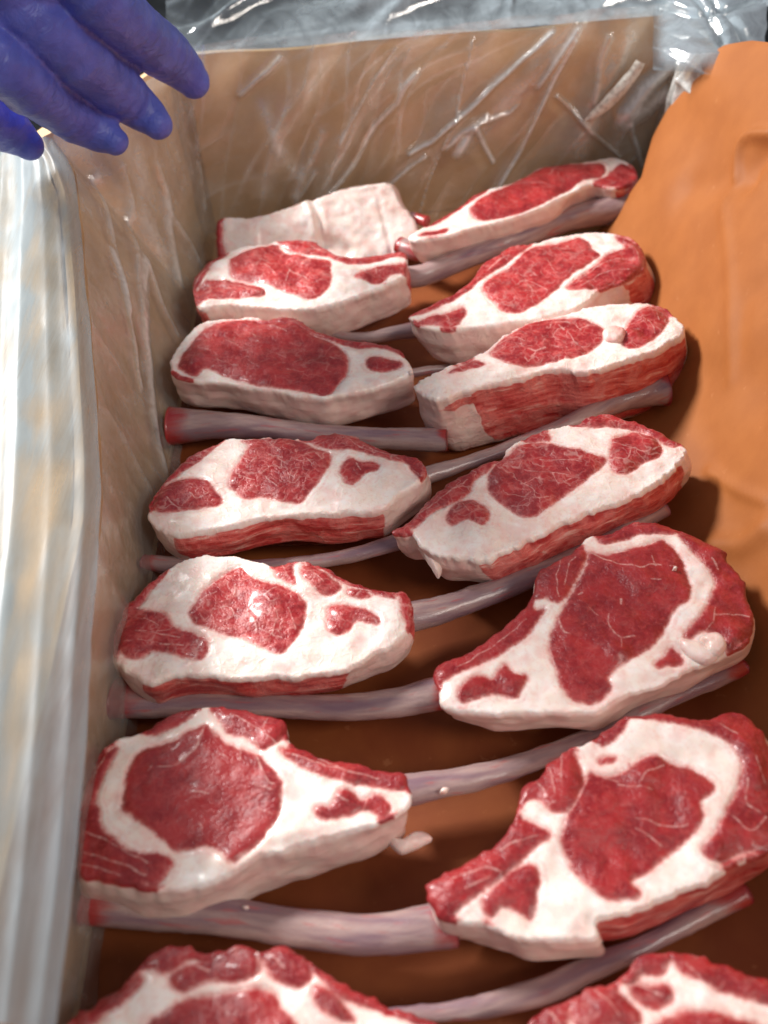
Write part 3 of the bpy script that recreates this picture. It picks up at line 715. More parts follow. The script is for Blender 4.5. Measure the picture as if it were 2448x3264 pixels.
build_chop(5, 'large dark red right row chop with a curled fat lip at its right', 'H',
 [(-105,880),(-40,825),(50,790),(150,730),(250,660),(350,570),(410,480),(427,400),(470,340),(570,290),(640,240),(700,185),(730,175),(820,160),(920,110),(970,92),(1070,100),(1170,130),(1252,165),(1350,205),(1440,245),(1450,300),(1510,370),(1550,430),(1560,520),(1590,600),(1580,690),(1530,760),(1450,800),(1330,850),(1260,878),(1190,918),(1080,970),(950,1010),(850,1050),(760,1098),(640,1112),(480,1112),(300,1112),(150,1110),(20,1095),(-70,1065),(-90,990)],
 (12, 68), [(eye,None,[(500,750),(520,680),(545,610),(600,520),(640,440),(690,340),(720,262),(800,268),(900,252),(1000,225),(1100,197),(1140,225),(1200,290),(1230,380),(1255,460),(1240,520),(1160,580),(1130,640),(1090,720),(1000,790),(900,850),(820,920),(835,980),(780,1040),(720,1062),(640,1040),(570,980),(540,900),(510,820)]),
  (rib,None,[(-100,890),(-40,832),(50,793),(150,733),(250,663),(350,575),(400,505),(430,560),(480,560),(440,640),(370,720),(250,800),(100,870),(0,920),(-85,960)]),
  ('muscle_tip',None,[(432,410),(480,345),(570,295),(640,248),(690,245),(700,300),(640,420),(570,520),(520,525),(480,500),(440,500),(425,460)]),
  (rim,None,[(760,188),(830,168),(930,118),(1070,110),(1190,148),(1150,165),(1000,170),(900,192),(820,220),(780,215)]),
  (cap,None,[(1190,160),(1350,212),(1430,252),(1450,310),(1508,375),(1545,440),(1552,530),(1580,610),(1565,690),(1510,740),(1450,770),(1410,700),(1330,690),(1250,720),(1220,700),(1300,610),(1350,520),(1380,420),(1330,330),(1230,230)]),
  ('inner_muscle',None,[(1060,850),(1110,810),(1150,760),(1190,790),(1215,840),(1180,860),(1130,865),(1085,885)]),
  (tail,None,[(20,1040),(30,990),(80,940),(150,920),(200,930),(240,880),(270,850),(320,900),(385,910),(380,960),(330,1030),(280,1020),(220,1010),(150,1025),(60,1060)])],
 veins=[(None,[(715,250),(780,295),(860,330),(940,348),(990,358),(1040,335),(1090,335)],17),(None,[(820,590),(820,650),(870,720),(950,715)],9),(None,[(540,600),(570,680),(610,700)],11),(None,[(880,520),(880,545)],26),(None,[(650,440),(670,430)],20),(None,[(650,490),(670,480)],18),(None,[(1140,345),(1180,350)],18),(None,[(1040,425),(1090,425)],10),
   (None,[(560,300),(540,420),(550,500)],8),(None,[(640,290),(600,350),(580,440)],7),(None,[(1040,290),(1060,340)],6),(None,[(20,870),(200,760),(380,620)],7),(None,[(700,560),(760,600)],5),(None,[(880,720),(880,780)],6),(None,[(1390,600),(1480,590),(1560,600)],9),(None,[(1290,720),(1360,650),(1380,560)],6),(None,[(1360,300),(1400,350)],14),(None,[(470,520),(520,600),(560,560)],12),(None,[(480,640),(500,700),(510,800),(540,920)],14)],
 bone=dict(crop='I', path=[(1660,150,82),(1450,195,70),(1250,215,64),(1050,212,58),(850,203,54),(600,195,62),(400,188,82),(228,172,102)], zs=(2.4,1.9)), z=4.4, t=2.2, marble=0.12, tone=0.88,
 extras=[('H',[(1310,720),(1350,695),(1400,700),(1440,760),(1400,810),(1340,800),(1330,750)],4.6,0.5,'fat_curl'),('H',[(1190,730),(1280,745),(1350,790),(1400,810),(1340,850),(1240,810)],4.5,0.4,'fat_curl')])

build_chop(6, 'biggest right row chop, dark eye ringed by lumpy white fat, red flap below', 'J',
 [(145,870),(180,830),(270,780),(380,720),(470,650),(530,570),(550,500),(575,420),(640,370),(690,310),(770,260),(830,240),(900,200),(950,160),(1040,100),(1120,95),(1200,85),(1300,105),(1400,115),(1480,95),(1560,110),(1620,160),(1655,210),(1700,330),(1720,450),(1725,560),(1700,680),(1560,750),(1440,810),(1300,880),(1180,935),(1060,985),(960,1000),(900,1020),(905,1085),(760,1105),(580,1110),(470,1070),(380,1035),(270,1020),(200,1000),(155,930)],
 (12, 82), [(eye,None,[(745,640),(760,580),(800,500),(840,420),(870,360),(960,370),(1060,330),(1110,295),(1170,290),(1250,320),(1330,340),(1400,400),(1420,440),(1370,500),(1370,570),(1320,650),(1220,720),(1140,790),(1060,840),(1095,880),(1090,910),(1010,930),(920,910),(850,850),(790,760),(760,700)]),
  (rib,None,[(150,870),(185,835),(272,785),(382,725),(472,655),(532,575),(560,560),(660,600),(700,640),(620,700),(550,780),(460,850),(350,930),(250,1000),(200,1000),(158,930)]),
  ('muscle_tip',None,[(555,500),(578,425),(642,375),(692,315),(780,262),(820,300),(850,380),(830,450),(790,530),(700,540),(640,480),(580,490)]),
  ('inner_muscle',None,[(905,205),(955,165),(1035,120),(1030,150),(1010,190),(975,225),(930,240)]),
  ('inner_muscle',None,[(915,300),(950,285),(990,290),(975,312),(925,318)]),
  (cap,None,[(1050,108),(1120,100),(1200,92),(1300,110),(1400,120),(1480,100),(1555,115),(1615,165),(1650,215),(1690,330),(1708,450),(1710,560),(1685,680),(1560,715),(1440,760),(1370,700),(1440,600),(1500,480),(1540,360),(1500,250),(1400,190),(1300,160),(1180,130)]),
  (tail,None,[(400,960),(400,910),(470,850),(520,790),(590,765),(640,780),(650,860),(630,960),(610,1005),(560,980),(490,960),(440,1000)])],
 side=[((1710,640),(900,1030),0.04,1.0)],
 veins=[(None,[(1100,400),(1120,370),(1170,340),(1200,330)],7),(None,[(1080,560),(1180,590),(1270,600),(1300,590)],8),(None,[(1080,605),(1140,640),(1190,680)],8),(None,[(1000,415),(1080,430),(1150,440)],7),(None,[(880,350),(960,385),(1000,400)],12),(None,[(1150,155),(1160,155)],20),(None,[(620,490),(700,550),(760,560)],13),(None,[(660,520),(720,500)],8),(None,[(260,830),(400,790),(480,800)],9),(None,[(330,880),(430,830)],8),(None,[(700,350),(720,460)],6),(None,[(750,290),(740,400)],6),(None,[(640,400),(680,470)],6),(None,[(480,700),(560,660),(640,640)],9),(None,[(1560,400),(1560,500),(1620,540)],9),(None,[(1500,560),(1580,620),(1650,560)],9),(None,[(1600,300),(1650,420)],9),(None,[(1450,150),(1520,200)],10),(None,[(870,330),(850,420),(800,520)],12)],
 bone=dict(crop='I', path=[(1680,1170,108),(1450,1210,92),(1250,1212,86),(1000,1180,84),(750,1140,86),(500,1108,94),(300,1082,106),(105,1062,112)], zs=(2.4,2.0)), z=4.5, t=2.8, marble=0.15, tone=0.88, rough_edge=1.3)

build_chop(7, 'lumpy red and white chop cut off by the bottom right corner', 'J',
 [(600,1473),(700,1385),(760,1370),(830,1340),(850,1310),(980,1265),(1070,1200),(1150,1150),(1300,1155),(1380,1180),(1480,1220),(1600,1240),(1700,1300),(1760,1500),(1700,1750),(1200,1850),(700,1750),(560,1600)],
 (5, 60), [(eye,None,[(1170,1460),(1300,1420),(1500,1430),(1640,1500),(1640,1650),(1300,1740),(1100,1650)]),
  (rib,None,[(845,1325),(980,1275),(1000,1330),(1100,1420),(1060,1490),(830,1490),(790,1400)]),
  ('inner_muscle',None,[(1025,1258),(1085,1195),(1170,1160),(1230,1165),(1200,1250),(1110,1250),(1060,1290)]),
  ('inner_muscle',None,[(1060,1300),(1200,1290),(1250,1350),(1180,1400),(1090,1370)]),
  (cap,None,[(1240,1163),(1380,1186),(1480,1226),(1600,1250),(1690,1305),(1700,1380),(1500,1340),(1380,1290),(1270,1230)]),
  ('muscle_tip',None,[(625,1470),(700,1400),(780,1400),(770,1500),(680,1600),(600,1560)])],
 veins=[(None,[(1100,1300),(1200,1340)],14),(None,[(900,1320),(960,1380),(1000,1440)],10),(None,[(1300,1200),(1360,1260)],14),(None,[(700,1420),(740,1480)],12)], z=4.6, t=2.8, marble=0.5, tone=0.85, rough_edge=1.5)

# ---- left row, back to front
# the rearmost one stands on its edge and turns its fat side to the viewer
O0 = unz(*px('D', [(950, 400)])[0], 3.6); e1_ = np.array([1, 0.06, 0.0]); e1_ /= np.linalg.norm(e1_); n_ = np.array([0, -math.cos(math.radians(48)), math.sin(math.radians(48))])
n_ -= e1_*np.dot(n_, e1_); n_ /= np.linalg.norm(n_); e2_ = np.cross(n_, e1_)
build_chop(8, 'rearmost left row chop showing only its smooth white fat side', 'D',
 [(345,390),(375,352),(430,350),(560,350),(700,312),(880,252),(930,238),(1100,185),(1260,158),(1350,150),(1395,180),(1440,270),(1530,405),(1500,560),(1300,640),(1000,640),(700,620),(400,600),(350,540)],
 None, [('side_muscle',None,[(340,400),(375,360),(384,420),(386,500),(402,580),(350,590),(330,540),(325,450)])], botvec=np.array([0.2, 2.3, -1.6]), basis=(e1_, e2_, n_), O=O0,
 veins=[(None,[(900,240),(950,330),(970,450),(980,560)],26),(None,[(1290,200),(1340,400),(1380,560)],16)], z=3.6, marble=0.3, edge_r=0.25,
 creases=[(None,[(900,230),(945,330),(965,450),(975,560)],0.28,-0.28),(None,[(870,235),(905,330),(930,450)],0.3,0.15),(None,[(1020,500),(1060,520),(1110,550)],0.55,-0.5),(None,[(1290,190),(1340,400),(1380,560)],0.2,-0.12),(None,[(560,430),(700,420),(850,400)],0.9,0.2)], bone=dict(crop='E', path=[(60,560,48),(130,590,46),(190,600,40)], zs=2.6))

build_chop(9, 'left row chop with a red rounded left end, just before the all white one', 'D',
 [(208,790),(212,720),(250,660),(310,600),(400,555),(520,515),(640,505),(730,480),(900,480),(980,520),(1080,570),(1200,575),(1320,560),(1440,545),(1472,580),(1462,640),(1450,690),(1330,755),(1200,805),(1050,855),(900,885),(760,885),(560,870),(430,860),(300,880),(235,870)],
 (38, 104), [(eye,None,[(430,600),(520,560),(640,515),(700,510),(760,560),(900,600),(1010,615),(1025,680),(1020,750),(960,810),(880,825),(760,790),(640,750),(520,730),(435,700),(430,650)]),
  (cap,None,[(225,790),(260,740),(330,720),(460,730),(590,760),(635,790),(600,815),(450,825),(330,835),(250,850)]),
  (rim,None,[(212,770),(216,722),(252,662),(312,602),(400,560),(385,590),(320,630),(290,690),(245,745)]),
  (rib,None,[(720,490),(800,482),(900,482),(980,522),(1080,572),(1200,577),(1320,562),(1440,547),(1465,580),(1380,592),(1230,625),(1100,625),(1000,590),(850,580),(740,530)]),
  (tail,None,[(1170,690),(1240,660),(1300,650),(1380,640),(1440,625),(1450,670),(1370,690),(1300,740),(1230,735),(1175,715)])],
 side=[((210,740),(280,880),0.0,1.0),((1472,585),(1455,670),0.1,1.0)],
 veins=[(None,[(780,670),(810,690),(900,730)],11),(None,[(780,680),(760,740)],8),(None,[(640,640),(700,700)],6),(None,[(600,600),(680,640)],5),(None,[(700,490),(780,560),(880,590)],14),(None,[(370,730),(480,760),(600,800)],8),(None,[(1280,640),(1290,690)],10),(None,[(860,500),(960,560)],9),(None,[(225,740),(270,680),(320,620)],10),(None,[(1060,600),(1200,598)],6)],
 bone=dict(crop='E', path=[(60,720,60),(160,710,60),(300,655,58),(500,575,56),(700,505,56),(900,425,62),(1100,375,74),(1275,350,98)], zs=(2.2,2.6), redlen=0.9), z=4.3, t=2.8, marble=0.8, tone=1.03)

build_chop(10, 'left row chop whose one long red eye fills most of its face', 'D',
 [(72,1235),(80,1170),(130,1090),(200,1010),(270,965),(400,940),(560,935),(640,940),(760,925),(830,940),(900,990),(1010,1030),(1100,1060),(1250,1075),(1400,1110),(1450,1150),(1490,1210),(1500,1260),(1430,1300),(1300,1345),(1170,1375),(1060,1395),(980,1412),(850,1395),(700,1368),(540,1348),(350,1315),(230,1310),(150,1300),(90,1270)],
 (26, 100), [(eye,None,[(120,1210),(170,1130),(230,1050),(300,980),(420,952),(560,947),(700,960),(830,1000),(920,1040),(1020,1080),(1100,1140),(1125,1200),(1110,1270),(1060,1340),(990,1385),(920,1375),(800,1355),(640,1345),(520,1320),(400,1280),(290,1240),(220,1270),(150,1245)]),
  (rib,None,[(640,965),(700,937),(780,928),(840,950),(930,1012),(1050,1047),(1200,1077),(1380,1112),(1440,1160),(1300,1120),(1200,1110),(1050,1080),(940,1050),(800,1010)]),
  (tail,None,[(1235,1190),(1270,1175),(1360,1190),(1430,1205),(1440,1230),(1380,1255),(1300,1260),(1240,1240)]),
  ('muscle_tip',None,[(92,1262),(130,1272),(190,1295),(170,1305),(110,1290)])],
 veins=[(None,[(620,980),(700,1000),(760,1040)],9),(None,[(470,1110),(540,1150)],9),(None,[(400,1080),(480,1110)],5),(None,[(700,1160),(760,1180)],6),(None,[(360,1200),(480,1230)],6),(None,[(1020,1180),(1040,1190)],14),(None,[(540,1030),(580,1060)],6),(None,[(760,1240),(860,1260)],5),(None,[(780,970),(880,1020),(980,1050)],9),(None,[(250,1130),(320,1150)],5)],
 bone=dict(crop='E', path=[(60,1235,28),(180,1215,26),(320,1195,22),(600,1130,24),(900,1020,24)], zs=(1.4,0.8)), z=4.3, t=2.6, marble=0.5, tone=1.0)

build_chop(11, 'fourth left row chop, scaly eye with a blocky white fat patch at upper left', 'F',
 [(118,640),(130,560),(190,470),(250,400),(330,330),(430,285),(520,240),(620,235),(740,225),(860,230),(960,240),(1030,215),(1120,205),(1200,220),(1300,265),(1420,310),(1530,325),(1585,375),(1580,440),(1520,490),(1440,545),(1350,605),(1200,628),(1000,640),(850,645),(700,668),(540,705),(400,728),(260,745),(160,705),(125,675)],
 (34, 98), [(eye,None,[(545,500),(560,440),(610,350),(650,280),(620,250),(740,235),(860,237),(940,260),(1000,290),(1080,320),(1080,370),(1040,450),(970,530),(920,570),(820,565),(720,545),(620,550),(580,520)]),
  (cap,None,[(140,600),(180,520),(250,470),(330,460),(420,465),(500,540),(490,580),(400,600),(270,630),(180,630)]),
  (rim,None,[(205,460),(255,398),(335,332),(432,288),(500,255),(440,310),(370,370),(300,420),(240,460)]),
  (rib,None,[(950,248),(1030,218),(1120,208),(1200,223),(1300,268),(1420,313),(1528,328),(1580,378),(1575,438),(1530,420),(1480,370),(1380,350),(1250,310),(1120,300),(1050,290),(990,270)]),
  (tail,None,[(1135,420),(1150,370),(1200,345),(1250,360),(1310,360),(1345,385),(1330,410),(1280,420),(1230,460),(1200,490),(1160,480)])],
 side=[((1350,605),(250,742),0.04,1.0)],
 veins=[(None,[(720,440),(780,390),(820,410),(830,350)],10),(None,[(740,450),(800,500)],7),(None,[(870,490),(880,420),(930,410)],9),(None,[(640,400),(700,330)],7),(None,[(960,360),(1000,400)],7),(None,[(1000,320),(940,340)],6),(None,[(600,450),(680,470)],6),(None,[(960,260),(1040,290),(1100,320)],12),(None,[(1140,215),(1220,280),(1320,310)],9),(None,[(1260,280),(1400,330),(1500,380)],9),(None,[(1220,370),(1240,410)],11),(None,[(340,540),(380,560),(440,530)],12),(None,[(220,560),(260,600)],8),(None,[(740,250),(820,320)],6)],
 bone=dict(crop='G', path=[(130,470,50),(200,435,50),(400,372,42),(600,300,40),(800,222,42),(1000,135,52),(1200,45,68),(1380,-8,90),(1450,-20,100)], zs=(2.0,2.2), redlen=1.0), z=4.4, t=2.6, marble=1.0, tone=1.0, rough_edge=1.3)

build_chop(12, 'fifth left row chop, oval scaly eye and frosty bright white fat at its right end', 'F',
 [(-70,1350),(-30,1200),(10,1110),(70,1040),(150,970),(240,910),(330,870),(450,850),(570,855),(660,880),(780,900),(880,885),(980,885),(1060,920),(1140,970),(1280,1020),(1400,1045),(1460,1040),(1510,1090),(1530,1150),(1512,1230),(1475,1285),(1440,1315),(1350,1375),(1200,1445),(1100,1480),(900,1500),(700,1508),(480,1500),(260,1492),(130,1530),(20,1480),(-60,1420)],
 (14, 80), [(eye,None,[(340,1190),(360,1130),(430,1040),(520,960),(600,915),(650,960),(720,1000),(820,1020),(900,1060),(945,1100),(950,1160),(930,1250),(880,1330),(820,1390),(740,1360),(640,1310),(520,1280),(420,1240),(360,1220)]),
  (cap,None,[(-60,1330),(-20,1190),(30,1130),(110,1150),(200,1170),(260,1230),(380,1270),(430,1300),(425,1380),(380,1410),(280,1380),(150,1360),(80,1395),(0,1390)]),
  (rim,None,[(-28,1180),(12,1112),(72,1042),(152,972),(200,945),(180,985),(110,1070),(60,1130)]),
  (rib,None,[(800,905),(880,895),(890,960),(900,1020),(820,990),(790,950)]),
  ('inner_muscle',None,[(940,910),(1000,920),(1080,980),(1140,1030),(1100,1060),(1030,1060),(970,1010),(930,960)]),
  ('inner_muscle',None,[(1170,1035),(1250,1040),(1300,1075),(1240,1090),(1180,1075)]),
  ('muscle_tip',None,[(1440,1052),(1490,1085),(1520,1150),(1505,1230),(1465,1170),(1450,1110)]),
  ('edge_muscle',None,[(1000,893),(1060,923),(1140,973),(1280,1023),(1400,1050),(1430,1095),(1340,1075),(1240,1035),(1120,985)]),
  (tail,None,[(1065,1140),(1120,1115),(1200,1130),(1290,1150),(1350,1200),(1330,1230),(1230,1200),(1190,1250),(1120,1275),(1070,1240)])],
 side=[((1170,1455),(90,1520),0.05,1.0),((1525,1120),(1505,1240),0.0,1.0)],
 veins=[(None,[(460,1150),(540,1130),(570,1180),(500,1210)],9),(None,[(570,1080),(580,1020)],16),(None,[(680,1120),(640,1160),(680,1200),(690,1270)],10),(None,[(800,1210),(780,1280),(830,1300)],9),(None,[(740,1080),(800,1040)],7),(None,[(860,1150),(900,1250)],6),(None,[(400,1110),(480,1060)],6),(None,[(1000,970),(1050,1010)],11),(None,[(1080,960),(1160,1010),(1300,1050)],7),(None,[(60,1270),(160,1280),(280,1290)],13),(None,[(100,1200),(180,1240)],9),(None,[(180,1330),(300,1330)],10),(None,[(820,890),(860,980)],8),(None,[(650,910),(700,980),(780,1000)],20)],
 bone=dict(crop='G', path=[(20,1215,86),(110,1190,86),(250,1152,80),(400,1102,72),(550,1050,68),(700,985,65),(850,910,52),(1000,850,45),(1200,745,42),(1350,665,46),(1440,618,46)], zs=(2.2,1.8)), z=4.5, t=2.4, marble=0.9, tone=1.0, rough_edge=1.5)

build_chop(13, 'broad left row chop with a big plain dark eye and streaked red left rim', 'I',
 [(58,930),(65,800),(80,640),(110,500),(160,410),(230,350),(340,320),(420,265),(510,225),(620,205),(740,205),(880,240),(975,275),(985,330),(1040,380),(1150,430),(1300,460),(1440,485),(1500,490),(1525,540),(1530,640),(1400,715),(1250,765),(1100,805),(980,838),(860,875),(750,932),(620,988),(480,1018),(350,1015),(270,988),(150,958)],
 (14, 118), [(eye,None,[(255,660),(275,560),(300,450),(360,400),(480,360),(600,300),(640,290),(700,360),(760,390),(860,420),(910,470),(955,530),(965,600),(950,700),(900,770),(820,850),(740,890),(690,850),(620,825),(500,840),(430,790),(350,730),(290,690)]),
  ('muscle_tip',None,[(660,225),(740,212),(880,245),(968,280),(975,335),(930,380),(880,400),(820,360),(740,330),(700,280)]),
  (cap,None,[(65,920),(75,700),(100,620),(150,650),(170,730),(240,800),(330,850),(420,850),(490,890),(460,940),(380,990),(260,975),(120,945)]),
  (rim,None,[(102,560),(130,475),(175,412),(240,385),(200,470),(160,560),(130,640)]),
  ('inner_muscle',None,[(370,315),(440,265),(530,230),(580,225),(500,290),(400,325)]),
  (rib,None,[(960,400),(1040,388),(1150,433),(1300,463),(1440,488),(1498,494),(1525,545),(1490,580),(1380,560),(1260,545),(1150,520),(1030,470)]),
  (tail,None,[(1110,660),(1180,640),(1220,590),(1280,590),(1320,620),(1370,590),(1420,610),(1445,660),(1410,690),(1330,660),(1260,690),(1180,710),(1130,700)])],
 side=[((60,850),(75,935),0.0,1.0),((1510,490),(1530,570),0.0,1.0)],
 veins=[(None,[(630,300),(600,380),(540,440),(490,480),(420,485)],22),(None,[(640,290),(680,340)],30),(None,[(740,340),(840,370),(900,440),(960,500)],20),(None,[(720,380),(780,400),(780,450)],12),(None,[(580,590),(640,600)],9),(None,[(850,560),(930,590)],7),(None,[(700,430),(740,450)],10),(None,[(860,660),(930,690)],6),(None,[(600,720),(620,750)],7),(None,[(100,760),(240,830),(380,900)],8),(None,[(90,850),(240,900),(360,950)],9),(None,[(80,900),(250,950)],7),(None,[(740,240),(860,310),(950,390)],8),(None,[(900,250),(880,330)],8),(None,[(1000,420),(1150,470),(1300,510)],10),(None,[(1130,440),(1250,490),(1400,530)],7),(None,[(1200,600),(1260,630)],8),(None,[(130,520),(180,430)],12),(None,[(840,400),(900,540),(930,560)],11),(None,[(1340,610),(1330,650)],8)],
 bone=dict(crop='H', path=[(-290,1525,88),(-220,1520,88),(-90,1496,82),(91,1463,72),(270,1415,66),(450,1355,58),(630,1285,54),(810,1205,50),(1000,1105,52),(1200,1005,56),(1380,930,60),(1530,862,48)], zs=(2.2,1.9)), z=4.6, t=3.0, marble=0.15, tone=0.88,
 extras=[('I',[(1430,800),(1490,800),(1570,765),(1625,790),(1560,825),(1490,855)],2.2,0.5,'fat_flap'),('I',[(270,990),(310,985),(345,1010),(340,1045),(290,1030)],3.2,0.5,'fat_scrap')])

build_chop(14, 'blurred lumpy chop cut off by the bottom edge at the lower left', 'I',
 [(-80,1750),(0,1610),(60,1560),(150,1500),(250,1430),(340,1330),(440,1270),(550,1258),(660,1285),(760,1262),(880,1275),(980,1265),(1070,1310),(1150,1370),(1250,1440),(1400,1510),(1530,1550),(1640,1590),(1700,1650),(1690,1720),(1500,1850),(1100,1960),(500,2000),(100,1950)],
 (5, 80), [(eye,None,[(370,1640),(440,1560),(560,1500),(700,1470),(850,1450),(940,1490),(960,1540),(1020,1600),(1040,1700),(900,1880),(600,1920),(400,1830)]),
  ('inner_muscle',None,[(345,1342),(420,1290),(540,1268),(640,1292),(650,1340),(560,1320),(450,1390),(380,1370)]),
  ('inner_muscle',None,[(460,1400),(560,1345),(660,1312),(780,1280),(860,1310),(860,1380),(760,1420),(640,1420),(520,1460)]),
  ('muscle_tip',None,[(885,1295),(980,1277),(1060,1320),(1100,1400),(1040,1450),(950,1420),(890,1360)]),
  (rim,None,[(60,1585),(160,1510),(270,1440),(340,1395),(340,1440),(240,1530),(120,1609),(60,1700)]),
  (tail,None,[(1100,1440),(1160,1450),(1250,1530),(1290,1600),(1200,1590),(1110,1520)]),
  (rib,None,[(1130,1365),(1250,1445),(1400,1515),(1530,1556),(1635,1595),(1600,1612),(1400,1550),(1240,1500),(1150,1420)])],
 veins=[(None,[(560,1340),(640,1370)],16),(None,[(920,1300),(980,1360)],12),(None,[(560,1450),(680,1400)],14),(None,[(860,1280),(870,1400),(960,1450)],16),(None,[(400,1390),(420,1330)],14)],
 bone=dict(crop='J', path=[(-20,1440,36),(100,1428,38),(300,1412,44),(500,1372,54),(700,1312,58),(850,1245,55),(1000,1175,50),(1150,1105,46),(1350,1000,50),(1560,890,55)], zs=(2.0,1.7)), z=4.6, t=3.0, marble=0.4, tone=0.85, rough_edge=1.6)

# small crumbs of fat and sinew lying on particular chops and bones
for ci, crop, x, y, r, z in [(3, 'G', 735, 802, 13, 3.4), (0, 'E', 905, 387, 15, 2.9), (5, 'J', 232, 447, 20, 2.7), (4, 'H', 1165, 350, 14, 4.6), (13, 'I', 800, 1095, 16, 2.7), (10, 'D', 1490, 1270, 18, 4.2)]:
    rr = random.Random(int(x*7+y)); k = 9
    poly = [(x+r*rr.uniform(.6, 1.25)*math.cos(2*math.pi*q/k), y+0.6*r*rr.uniform(.6, 1.25)*math.sin(2*math.pi*q/k)) for q in range(k)]
    build_scrap({0: CHOPS[0], 2: CHOPS[2], 3: CHOPS[3], 4: CHOPS[4], 5: CHOPS[5], 10: CHOPS[9], 11: CHOPS[10], 13: CHOPS[12]}[ci], 0, crop, poly, z, 0.22, 'fat_crumb')

# ---------------------------------------------------------------- plastic liner
bag = thing('plastic_bag_liner', 'crumpled clear plastic bag lining the box and spilling over its left and back edges', 'plastic bag', (4, 40, 0))
def film(name, fn, nu, nv, folds, dens0, rnd=0.25, seed=0, mat=None, facets=0, crisp=False, fade=0.0, fdir=0.8, facamp=1.0, facdens=0.22):
    """fn(u,v)->point ; folds: list of (path in (u,v), width(cm), height(cm), density)"""
    us, vs = np.linspace(0, 1, nu), np.linspace(0, 1, nv)
    G = np.array([[fn(u, v) for v in vs] for u in us]); UV = np.array([[(u, v) for v in vs] for u in us]).reshape(-1, 2)
    N = np.cross(np.gradient(G, axis=0), np.gradient(G, axis=1)); N /= np.linalg.norm(N, axis=2, keepdims=True)
    N = N.reshape(-1, 3); P = G.reshape(-1, 3); su = np.linalg.norm(G[-1, 0]-G[0, 0]); sv = np.linalg.norm(G[0, -1]-G[0, 0])
    Q = UV*np.array([su, sv]); dens = np.full(len(P), dens0) if np.isscalar(dens0) else np.array([dens0(u, v) for u, v in UV])
    h = fbm(P, 0.22, seed, 3)*rnd
    crump = np.abs(fbm(P, 0.35, seed+3, 2)); h += crump*rnd*0.9
    for path, w, a, dn in folds:
        L = np.array(path)*np.array([su, sv]); L = L if crisp else catmull(L, False, 0.3); d, _ = seg_dist(Q, L, False)
        g = np.exp(-np.abs(d/w)**1.5); h = h + a*g; dens = dens + dn*np.exp(-(d/(w*0.7))**2)
    # straight creases: folded (triangle wave) facets in a few directions
    rs_ = np.random.RandomState(seed+99)
    W2 = Q + np.stack([fbm(P, 0.10, seed+41, 2), fbm(P, 0.10, seed+43, 2)], 1)*2.2
    for k in range(facets):
        th = fdir+rs_.uniform(-0.75, 0.75); per = rs_.uniform(2.2, 6.5)
        x = (W2 @ np.array([-math.sin(th), math.cos(th)]))/per+rs_.uniform(0, 1)
        tri = np.abs((x % 1)-0.5)*2; msk = sstep(-0.15, 0.35, fbm(P+k*11, 0.11, seed+50+k, 2))
        h = h + facamp*per*0.10*tri*(0.25+msk)
        dc = np.minimum(x % 1, 1-(x % 1))*per; dm = np.abs((x % 1)-0.5)*per
        dens = dens + facdens*msk*(np.exp(-(dc/0.13)**2)+0.6*np.exp(-(dm/0.10)**2))
    dens = dens*(1+0.5*fbm(P, 0.5, seed+8, 3))
    if fade: h = h*sstep(0, fade, UV[:, 1])
    V = P + N*h[:, None]
    return mesh_obj(name, V, grid_faces(nu, nv), mat or M_film, bag, attrs={'dens': np.clip(dens, 0, 1)})

BN = np.array([0.095, -1, 0]); BN /= np.linalg.norm(BN); BO = np.array([XL, YB-0.5, 0])
BW, BH = 37.0, 14.2
def back_uv(crop, pts):
    o = []
    for p in px(crop, pts):
        q = unplane(p[0], p[1], BO, BN); o.append(((q[0]-XL+0.6)/BW, q[2]/BH))
    return o
bf = []
def BF(crop, pts, w, a, d): bf.append((back_uv(crop, pts), w*0.85, a, d*2.2))
BF('B', [(1080,230),(950,440),(850,600),(790,720)], .12, .25, .25)
BF('B', [(1190,350),(1120,430),(1090,510),(980,650),(940,720),(870,850),(800,930),(740,980)], .32, .35, .28)
BF('C', [(500,150),(420,230),(300,340),(180,440),(60,550),(-20,610),(-140,720),(-250,780)], .25, .6, .5)
BF('C', [(640,130),(560,250),(500,340),(430,440)], .22, .5, .3)
BF('C', [(620,200),(500,440),(400,640),(330,780),(200,980)], .22, .5, .4)
BF('B', [(1490,180),(1440,400),(1400,600),(1330,760),(1260,930),(1210,1100)], .10, .3, .22)
BF('C', [(100,650),(140,740),(190,830)], .22, .5, .55)
BF('C', [(80,650),(40,720),(0,790)], .5, .5, .5)
BF('C', [(80,630),(180,610),(280,580),(320,540)], .15, .3, .35)
BF('B', [(1560,600),(1430,670),(1350,760)], .3, .3, .3)
BF('B', [(1240,800),(1150,860),(1040,950)], .2, .35, .35)
BF('C', [(530,500),(600,560),(690,660),(760,720),(850,800)], .16, .4, .25)
BF('C', [(910,640),(940,740),(970,850)], .2, .3, .35)
BF('C', [(1200,300),(1100,360),(1000,450),(900,570)], .7, .4, .5)
BF('C', [(1100,480),(1000,560),(880,620)], .9, .3, .45)
BF('C', [(800,180),(760,300),(720,520)], .35, .3, .15)
BF('A', [(1480,290),(1420,360),(1350,420),(1270,500)], .3, .4, .22)
BF('A', [(1659,880),(1600,980),(1560,1040)], .3, .3, .15)
BF('B', [(700,680),(650,800),(600,900),(560,1010)], .5, .3, .14)
BF('B', [(400,560),(450,700),(560,900)], .9, .3, .10)
for a_, b_ in [([(1300,60),(1000,420),(700,1000)], 1.1), ([(1600,120),(1400,520),(1150,900)], 1.4), ([(700,300),(500,700),(420,1000)], 1.2)]:
    bf.append((back_uv('B', a_), b_, .5, .12))
for a_, b_ in [([(620,150),(380,420),(60,760)], 1.3), ([(900,200),(760,500),(640,800)], 1.2)]:
    bf.append((back_uv('C', a_), b_, .6, .22))
